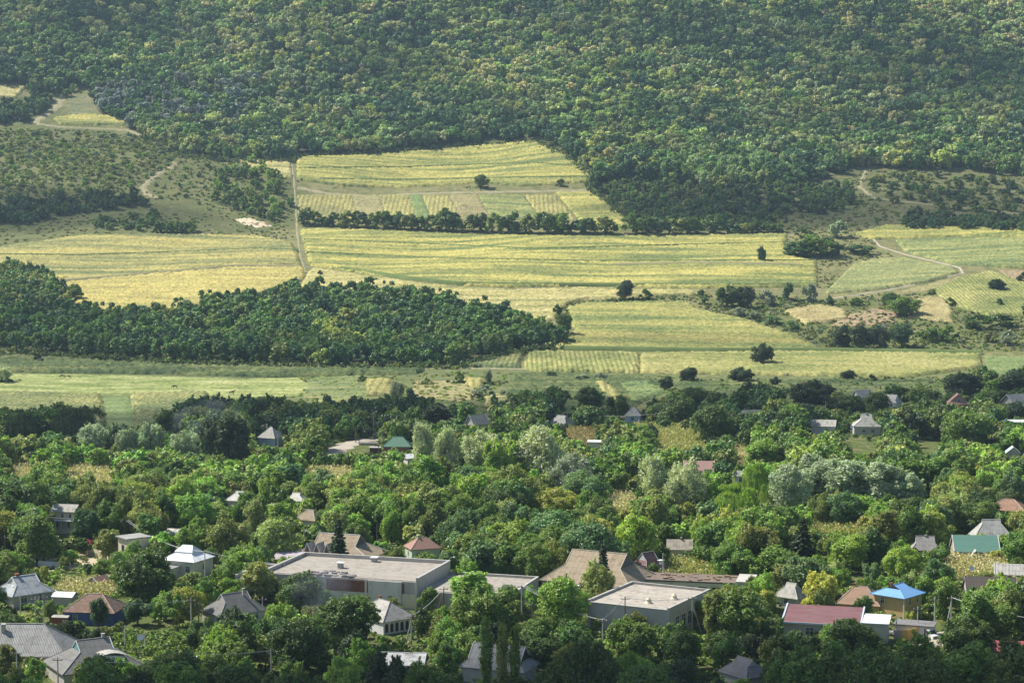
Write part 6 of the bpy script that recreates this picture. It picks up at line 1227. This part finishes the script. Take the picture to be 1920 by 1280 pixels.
mass('village_orchards', farm, 'dense orchards and garden trees filling the far half of the village', 'orchard', .64, 105, 1, 61, blobs=(16, 26), nproto=9, base=.08)
# low garden growth under and between the trees
for (x, y, px, py) in scatter(VILLAGE, 3.2, rv, jit=.45):
    if px < -40 or px > 1960 or rv.random() < .2: continue
    H = rv.uniform(.5, 1.7); W = rv.uniform(1.6, 3.4)
    for s in (1, .5):
        if not blocked(x, y, H * s, W * s):
            small.append((x, y, H * s, W * s, np.array(GREENS[['mid', 'fresh', 'dark', 'olive', 'pale', 'fresh'][int(rv.integers(6))]]) * rv.uniform(.8, 1.2))); break
mass('garden_undergrowth', small, 'low garden bushes, vines and weeds between the houses', 'undergrowth', .62, 34, 1, 62, blobs=(6, 10), base=-.1)

# rough grass, weeds and thorn scrub that nobody could count
def scrub(poly, step, label, tones, seed, hr=(.5, 1.6), wr=(1.5, 4), dn=.8):
    r = np.random.default_rng(seed); it = []
    for (x, y, px, py) in scatter(poly, step, r, jit=.5, dens_=dn):
        if math.sin(x / 11 + y / 17) + math.sin(y / 9 - x / 23) + r.normal() * .8 < -1.1: continue
        it.append((x, y, r.uniform(*hr), r.uniform(*wr), np.array(GREENS[tones[int(r.integers(len(tones)))]]) * r.uniform(.75, 1.15)))
    mass('scrub', it, label, 'scrub', 1.15, 16, 1, seed, blobs=(5, 8), base=-.2)
scrub([(-60, 240), (200, 246), (325, 288), (330, 300), (260, 345), (230, 362), (-60, 378)], 3.4, 'tangled green and brown scrub covering the dry left knoll', ['pale', 'olive', 'brownish', 'pale', 'fresh', 'olive', 'brownish'], 71, (.4, 1.2), (1.8, 5), .95)
scrub([(335, 290), (430, 305), (548, 335), (552, 420), (520, 430), (430, 402), (280, 372), (262, 350)], 4.4, 'scattered weeds and thorn scrub right of the bare track', ['pale', 'olive', 'fresh', 'brownish', 'olive'], 72, (.3, 1.2), (1.5, 4.5), .8)
scrub([(-60, 425), (200, 400), (420, 400), (550, 435), (548, 450), (300, 436), (60, 450), (-60, 468)], 4.6, 'weedy rough grass between the shaded belt and the left field', ['olive', 'brownish', 'pale', 'olive'], 73, (.3, 1.0), (1.5, 4), .6)
scrub([(1330, 556), (1540, 556), (1700, 548), (1790, 580), (1925, 595), (2000, 660), (1560, 660), (1480, 622), (1320, 582)], 3.6, 'weedy green valley scrub on the right between the fields', ['mid', 'olive', 'brownish', 'grey', 'mid', 'dark'], 74, (.3, 1.5), (1.5, 4), .7)
scrub([(1440, 402), (1620, 320), (1700, 320), (2000, 340), (2000, 435), (1640, 430), (1560, 440), (1440, 440)], 4.6, 'dull rough grass and thorn scrub on the right orchard slope', ['olive', 'brownish', 'mid', 'dark', 'mid'], 75, (.4, 1.4), (1.5, 4.5), .65)
scrub([(1470, 440), (1620, 440), (1680, 480), (1600, 492), (1560, 540), (1530, 540), (1535, 492), (1460, 470)], 3.6, 'reddish weeds around the domed bush', ['olive', 'brownish', 'mid'], 76, (.3, .9), (1.2, 3), .6)
scrub([(560, 705), (700, 700), (960, 697), (1250, 704), (1300, 715), (1180, 775), (960, 790), (600, 785), (400, 765), (420, 748), (560, 744)], 3.2, 'marsh weeds and rough grass in the valley bottom', ['olive', 'pale', 'fresh', 'pale'], 77, (.2, .6), (1.2, 3.4), .4)
scrub([(1040, 600), (1062, 570), (1160, 560), (1330, 555), (1330, 566), (1110, 568), (1075, 580), (1060, 610)], 3.0, 'dark grassy bank curving round the tongue shaped field', ['dark', 'mid', 'olive'], 78, (.4, 1.2), (1.2, 3), .8)
scrub([(1235, 715), (1920, 705), (1920, 735), (1250, 742)], 3.4, 'dark weedy verge behind the upper village', ['dark', 'olive', 'mid', 'brownish'], 79, (.4, 1.4), (1.5, 4), .6)

vr = np.random.default_rng(88); vines = []
wq = world_poly([(225, 1190), (345, 1190), (350, 1232), (225, 1228)], 3); vy0, vy1 = min(q[1] for q in wq), max(q[1] for q in wq)
for yy in np.arange(vy0, vy1, 1.7):
    for xx in np.arange(min(q[0] for q in wq), max(q[0] for q in wq), .9):
        if not any((xx - a) ** 2 + (yy - b) ** 2 < (c * .9) ** 2 for a, b, c in SPOTS): vines.append((xx + vr.uniform(-.3, .3), yy + vr.uniform(-.25, .25), vr.uniform(.9, 1.7), vr.uniform(1.0, 1.9), np.array(GREENS[['fresh', 'mid', 'bright'][int(vr.integers(3))]]) * vr.uniform(.6, 1.0)))
mass('vineyard', vines, 'leafy vine rows right of the attic dormer house', 'vines', .7, 26, 1, 89, blobs=(5, 8), base=-.1)

sk = np.random.default_rng(90); it = []
for (a, b, w_) in SKIRT:
    x, y, z = cast([a], [b])[0]; W = w_ * y / F
    for _ in range(14): it.append((x + sk.normal() * W * .45, y + sk.normal() * W * .35 - .5, sk.uniform(.4, 1.3), sk.uniform(1.0, 2.6), np.array(GREENS[['mid', 'olive', 'dark', 'pale'][int(sk.integers(4))]]) * sk.uniform(.6, 1.0)))
mass('weeds', it, 'tall weeds and suckers round the feet of the lone field trees', 'weeds', 1.1, 16, 1, 91, blobs=(5, 8), base=-.2)
ed = np.random.default_rng(92); it = []      # ragged shrubby edge of the wood and the hill forest
for pl in ([(200, 590), (300, 592), (420, 572), (560, 552), (700, 552), (850, 570), (940, 594), (1035, 622), (1068, 648), (960, 666), (860, 690), (600, 692), (400, 687), (200, 676), (0, 660)], [(245, 254), (330, 290), (430, 304), (540, 305), (560, 294), (700, 289), (860, 275), (1000, 266), (1060, 292), (1110, 332), (1110, 358), (1150, 390), (1172, 410)]):
    d = dens(pl, 40, False); c = cast([q[0] for q in d], [q[1] for q in d])
    for q in c:
        for _ in range(2): it.append((q[0] + ed.normal() * 2.2, q[1] + ed.normal() * 2.2, ed.uniform(.8, 3.6), ed.uniform(1.6, 4.2), np.array(GREENS[['mid', 'olive', 'dark', 'pale', 'deep'][int(ed.integers(5))]]) * ed.uniform(.6, 1.05)))
mass('edge_shrubs', it, 'ragged shrubs fringing the dark wood and the forest edge', 'shrubs', 1.0, 18, 1, 93, blobs=(5, 9), base=-.2)
# ---------------------------------------------------------------- maize patches in gardens: stalks and leaves
MZL = ['dry maize patch among the orchards at the far left', 'wide golden maize patch left of the dark towering tree', 'dry maize strip above the orchards left of centre', 'golden and pinkish maize garden below the white walled cottage', 'reddish maize and weeds by the white roof plate', 'thin dry maize corner beside the fresh green tree',
       'bright straw maize patch under the green metal roof', 'green gold maize behind the ruined barn', 'dry maize above the rusty red tiled roof', 'narrow maize row in front of the dark orchard', 'pale maize patch near the small yellowish tree', 'maize rows beside the dark grey roof', 'little maize plot right of the faded red roof',
       'yellowing maize at the bottom edge left of centre', 'maize plants before the dormer house at the bottom']
TN = {'dry': [(.60, .50, .26), (.70, .60, .34), (.44, .40, .2)], 'mix': [(.45, .42, .15), (.26, .32, .09), (.58, .48, .18)], 'red': [(.40, .24, .14), (.48, .36, .16), (.20, .24, .08)]}
rm = np.random.default_rng(91)
for ((x0, y0, x1, y1), tn), lb in zip(MAIZ, MZL):
    wp = world_poly([(x0, y0 + 4), (x1, y0 + 4), (x1, y1 + 4), (x0, y1 + 4)], 2); ax = [p[0] for p in wp]; ay = [p[1] for p in wp]; st = .75
    gx, gy = np.meshgrid(np.arange(min(ax), max(ax), st), np.arange(min(ay), max(ay) + 3, st)); gx = gx.ravel() + rm.uniform(-.2, .2, gx.size); gy = gy.ravel() + rm.uniform(-.2, .2, gy.size)
    k = np.ones(len(gx), bool)
    for (a, b, c) in SPOTS: k &= (gx - a) ** 2 + (gy - b) ** 2 > (c * .9) ** 2
    gx, gy = gx[k], gy[k]; n = len(gx)
    if not n: print('no maize', lb); continue
    c = np.repeat(np.stack([gx, gy, HT(gx, gy)], 1), 9, 0); c[:, 2] += np.tile(np.linspace(.25, 2.2, 9), n) * rm.uniform(.8, 1.1, len(c)); c[:, :2] += rm.normal(size=(len(c), 2)) * .18
    nn = rm.normal(size=c.shape) + [0, -.3, .5]; nn /= np.linalg.norm(nn, axis=1)[:, None]; q = quads(c, nn, .26, rm, 2.6, .35)
    T = np.array(TN[tn])[rm.integers(3, size=len(c))]; T = np.concatenate([T, np.ones((len(T), 1))], 1)
    me = grid_mesh('maize_patch', q.reshape(-1, 3), np.arange(4 * len(c)).reshape(-1, 4), [LEAFS], False, {'tint': ('FLOAT_COLOR', np.repeat(T, 4, 0)), 'lv': ('FLOAT', np.repeat(rm.uniform(.2, .8, len(c)), 4))})
    tag(link('maize_patch', me), lb, 'maize', kind='stuff')

# ---------------------------------------------------------------- satellite dish, pit edge, horses
def dish(px, py, label):
    x, y, z = at(px, py, 3.2); e = empty('satellite_dish', (x, y, z)); tag(e, label, 'satellite dish'); MB().tube((0, 0, -.3), (0, 0, 3), .04).build('mast', POLM, e)
    b = MB().lathe([(0, 0), (.3, .06), (.55, .22)], 14).build('reflector', INS, e); b.location = (0, -.1, 3.1); b.rotation_euler = (R(60), 0, R(20))
dish(75, 1204, 'white satellite dish before the long grey roof'); dish(1821, 1064, 'white satellite dish by the straw maize patch'); dish(263, 1193, 'satellite dish in the vines beside the attic dormer'); dish(1596, 800, 'satellite dish on the corner of the grey block house')
def horse(px, py, rot, col, label, graze=True):
    x, y, z = cast([px], [py])[0]; E = []; V = []; Rr = []
    def v(p, r): V.append(p); Rr.append(r); return len(V) - 1
    pel = v((-.6, 0, 1.2), .30); mid = v((0, 0, 1.13), .31); ch = v((.55, 0, 1.16), .31); nk = v((.85, 0, 1.28 if not graze else 1.1), .2)
    E += [(pel, mid), (mid, ch), (ch, nk)]
    if graze: h1 = v((1.2, .02, .72), .13); h2 = v((1.34, .03, .42), .12); h3 = v((1.48, .03, .14), .075)
    else: h1 = v((1.15, 0, 1.68), .13); h2 = v((1.3, 0, 1.78), .13); h3 = v((1.62, 0, 1.52), .08)
    E += [(nk, h1), (h1, h2), (h2, h3)]; ea = v((h := V[h2])[:2] + (h[2] + .2,), .03); E.append((h2, ea))
    for s in (-1, 1):
        a = v((-.66, s * .16, .92), .16); b = v((-.76, s * .17, .52), .075); c = v((-.66, s * .17, .22), .05); d = v((-.62, s * .17, .03), .06); E += [(pel, a), (a, b), (b, c), (c, d)]
        a = v((.55, s * .16, .85), .13); b = v((.6 + s * .06, s * .16, .48), .07); c = v((.58 + s * .08, s * .16, .2), .045); d = v((.62 + s * .08, s * .16, .03), .06); E += [(ch, a), (a, b), (b, c), (c, d)]
    me = bpy.data.meshes.new('horse'); me.from_pydata(V, E, []); o = link('horse', me); o.location = (x, y, z + .15); o.rotation_euler = (0, 0, R(rot)); me.materials.append(plain(col, .6, .3, .2))
    md = o.modifiers.new('s', 'SKIN'); sk = me.skin_vertices[0].data
    for i, r in enumerate(Rr): sk[i].radius = (r, r)
    sk[0].use_root = True; sb = o.modifiers.new('u', 'SUBSURF'); sb.levels = sb.render_levels = 1
    tag(o, label, 'horse', 'horses grazing on the meadow')
    MB().path([(-.85, 0, 1.3), (-1.0, 0, 1.05), (-1.05, 0, .6)], .06, 5).build('tail', DARKM, o)
horse(117, 709, 170, (.05, .035, .03), 'dark horse grazing leftmost on the light meadow'); horse(127, 710, 10, (.25, .15, .09), 'brown horse close to the leftmost dark one'); horse(328, 729, 200, (.04, .03, .025), 'dark horse alone in the middle of the meadow')
horse(435, 740, 5, (.05, .03, .025), 'dark horse nearest the village with raised head', False); horse(459, 709, 190, (.04, .03, .03), 'small dark horse by the reeds at the back of the meadow')
# ---------------------------------------------------------------- smoke
def smoke(px, py, h, w, hh, dens, label):
    x, y, z = cast([px], [py])[0]; b = MB(); n1, n2 = 16, 8; vs = []
    for j in range(n2 + 1):
        th = math.pi * j / n2
        for i in range(n1): ph = 2 * math.pi * i / n1; rr = 1 + .2 * math.sin(3 * ph + 2 * j); vs.append((rr * math.sin(th) * math.cos(ph) * w / 2 + (1 - math.cos(th)) * w * .12, rr * math.sin(th) * math.sin(ph) * w / 3, hh / 2 * (1 - math.cos(th))))
    b.add(vs, [(j * n1 + i, j * n1 + (i + 1) % n1, (j + 1) * n1 + (i + 1) % n1, (j + 1) * n1 + i) for j in range(n2) for i in range(n1)])
    m, N, L = newmat('smoke'); v = N.new('ShaderNodeVolumePrincipled'); v.inputs['Color'].default_value = (.72, .82, 1, 1); v.inputs['Anisotropy'].default_value = 0
    tc = N.new('ShaderNodeTexCoord').outputs['Object']; n = noise(N, L, tc, .16, 4)
    L.new(math_(N, L, 'MULTIPLY', math_(N, L, 'MAXIMUM', math_(N, L, 'SUBTRACT', n, .42), 0.0), dens * 8), v.inputs['Density']); o_ = N.new('ShaderNodeOutputMaterial'); L.new(v.outputs[0], o_.inputs['Volume'])
    o = b.build('smoke', m, smooth=True); o.location = (x, y, z + h); tag(o, label, 'smoke', kind='stuff')
smoke(372, 858, 3, 22, 14, .011, 'thin blue smoke drifting before the blue grey willows'); smoke(585, 1190, 3, 11, 9, .018, 'thin blue smoke rising between the dark walnuts')
# ---------------------------------------------------------------- haze
b = MB().box(-960, -430, -12, 960, 2330, 560); m, N, L = newmat('haze'); v = N.new('ShaderNodeVolumePrincipled'); v.inputs['Color'].default_value = (.58, .80, 1, 1); v.inputs['Density'].default_value = .00008; v.inputs['Anisotropy'].default_value = .2
o_ = N.new('ShaderNodeOutputMaterial'); L.new(v.outputs[0], o_.inputs['Volume']); tag(b.build('haze', m), 'thin bluish summer haze filling the valley', 'haze', kind='stuff')
# ---------------------------------------------------------------- labels of the village trees
HILL = [(475, 420, 'the sand pit'), (903, 345, 'the lone top tree'), (780, 390, 'the green parcel'), (560, 400, 'the cart track'), (1058, 620, 'the wood tip'), (1535, 460, 'the domed bush'), (1428, 480, 'the slim field tree'), (1650, 460, 'the field track'),
        (150, 228, 'the high plot'), (300, 330, 'the bare track'), (1110, 340, 'the top field corner'), (1060, 270, 'the top field peak'), (138, 555, 'the grove edge tree'), (700, 300, 'the top field'), (240, 240, 'the ridge path'), (1172, 550, 'the field edge tree'),
        (1694, 580, 'the round green bush'), (100, 470, 'the left field'), (1615, 640, 'the dark scrub clump'), (50, 175, 'the straw plot'), (300, 560, 'the curved field'), (600, 520, 'the tiny bush'), (870, 560, 'the straw band'), (250, 700, 'the horse meadow'), (640, 700, 'the reeds'), (1780, 390, 'the right orchard'), (1300, 438, 'the hedge')]
def relation(t):
    if t.get('hill'):
        L_ = HILL; best = min(L_, key=lambda l: ((l[0] - t['px']) * .7) ** 2 + (l[1] - t['py']) ** 2); dx, dy = t['px'] - best[0], t['py'] - best[1]
        h = 'right' if dx > 0 else 'left'; v = 'below' if dy > 0 else 'above'; q = abs(dx) > 1.8 * abs(dy); s = abs(dy) > 1.8 * abs(dx)
        d_ = 'just ' if math.hypot(dx, dy) < 45 else 'well ' if math.hypot(dx, dy) > 110 else ''
        return d_ + ((h + ' of ') if q else (v + ' ') if s else ({'below': 'lower ', 'above': 'upper '}[v] + h + ' of ')) + best[2]
    best = min(LAND, key=lambda l: ((l[0] - t['px']) * .8) ** 2 + (l[1] - t['py']) ** 2); dx, dy = t['px'] - best[0], t['py'] - best[1]
    far_ = 'far ' if math.hypot(dx, dy) > 130 else ''
    if abs(dx) > 1.6 * abs(dy): r_ = ('right of ' if dx > 0 else 'left of ')
    elif abs(dy) > 1.6 * abs(dx): r_ = ('below ' if dy > 0 else 'above ')
    else: r_ = ('lower right of ' if dx > 0 else 'lower left of ') if dy > 0 else ('upper right of ' if dx > 0 else 'upper left of ')
    return far_ + r_ + best[2]
ORD = ['leftmost', 'second from left', 'third from left', 'fourth from left', 'fifth from left', 'sixth from left', 'seventh from left', 'eighth from left', 'ninth from left', 'tenth from left', 'eleventh from left', 'twelfth from left', 'thirteenth from left', 'fourteenth from left', 'fifteenth from left', 'sixteenth from left', 'seventeenth from left', 'eighteenth from left', 'nineteenth from left', 'twentieth from left', 'rightmost']
gr = {}
for t in TREES: t['lab'] = TONEWORD[t['tone']] + ' ' + t['kw'] + ' ' + relation(t); gr.setdefault(t['lab'], []).append(t)
for lab, ts in gr.items():
    ts.sort(key=lambda t: t['px'])
    for i, t in enumerate(ts):
        s = lab if len(ts) == 1 else (ORD[min(i, 20)] + ' ' + lab)
        if len(s.split()) > 16: s = s.replace(' small ', ' ').replace('deep green', 'deep').replace(' from left', '')
        if len(s.split()) > 16: s = ' '.join(w for w in s.split() if w not in ('the', 'green'))
        t['o']['label'] = s
print('objects', len(bpy.data.objects))
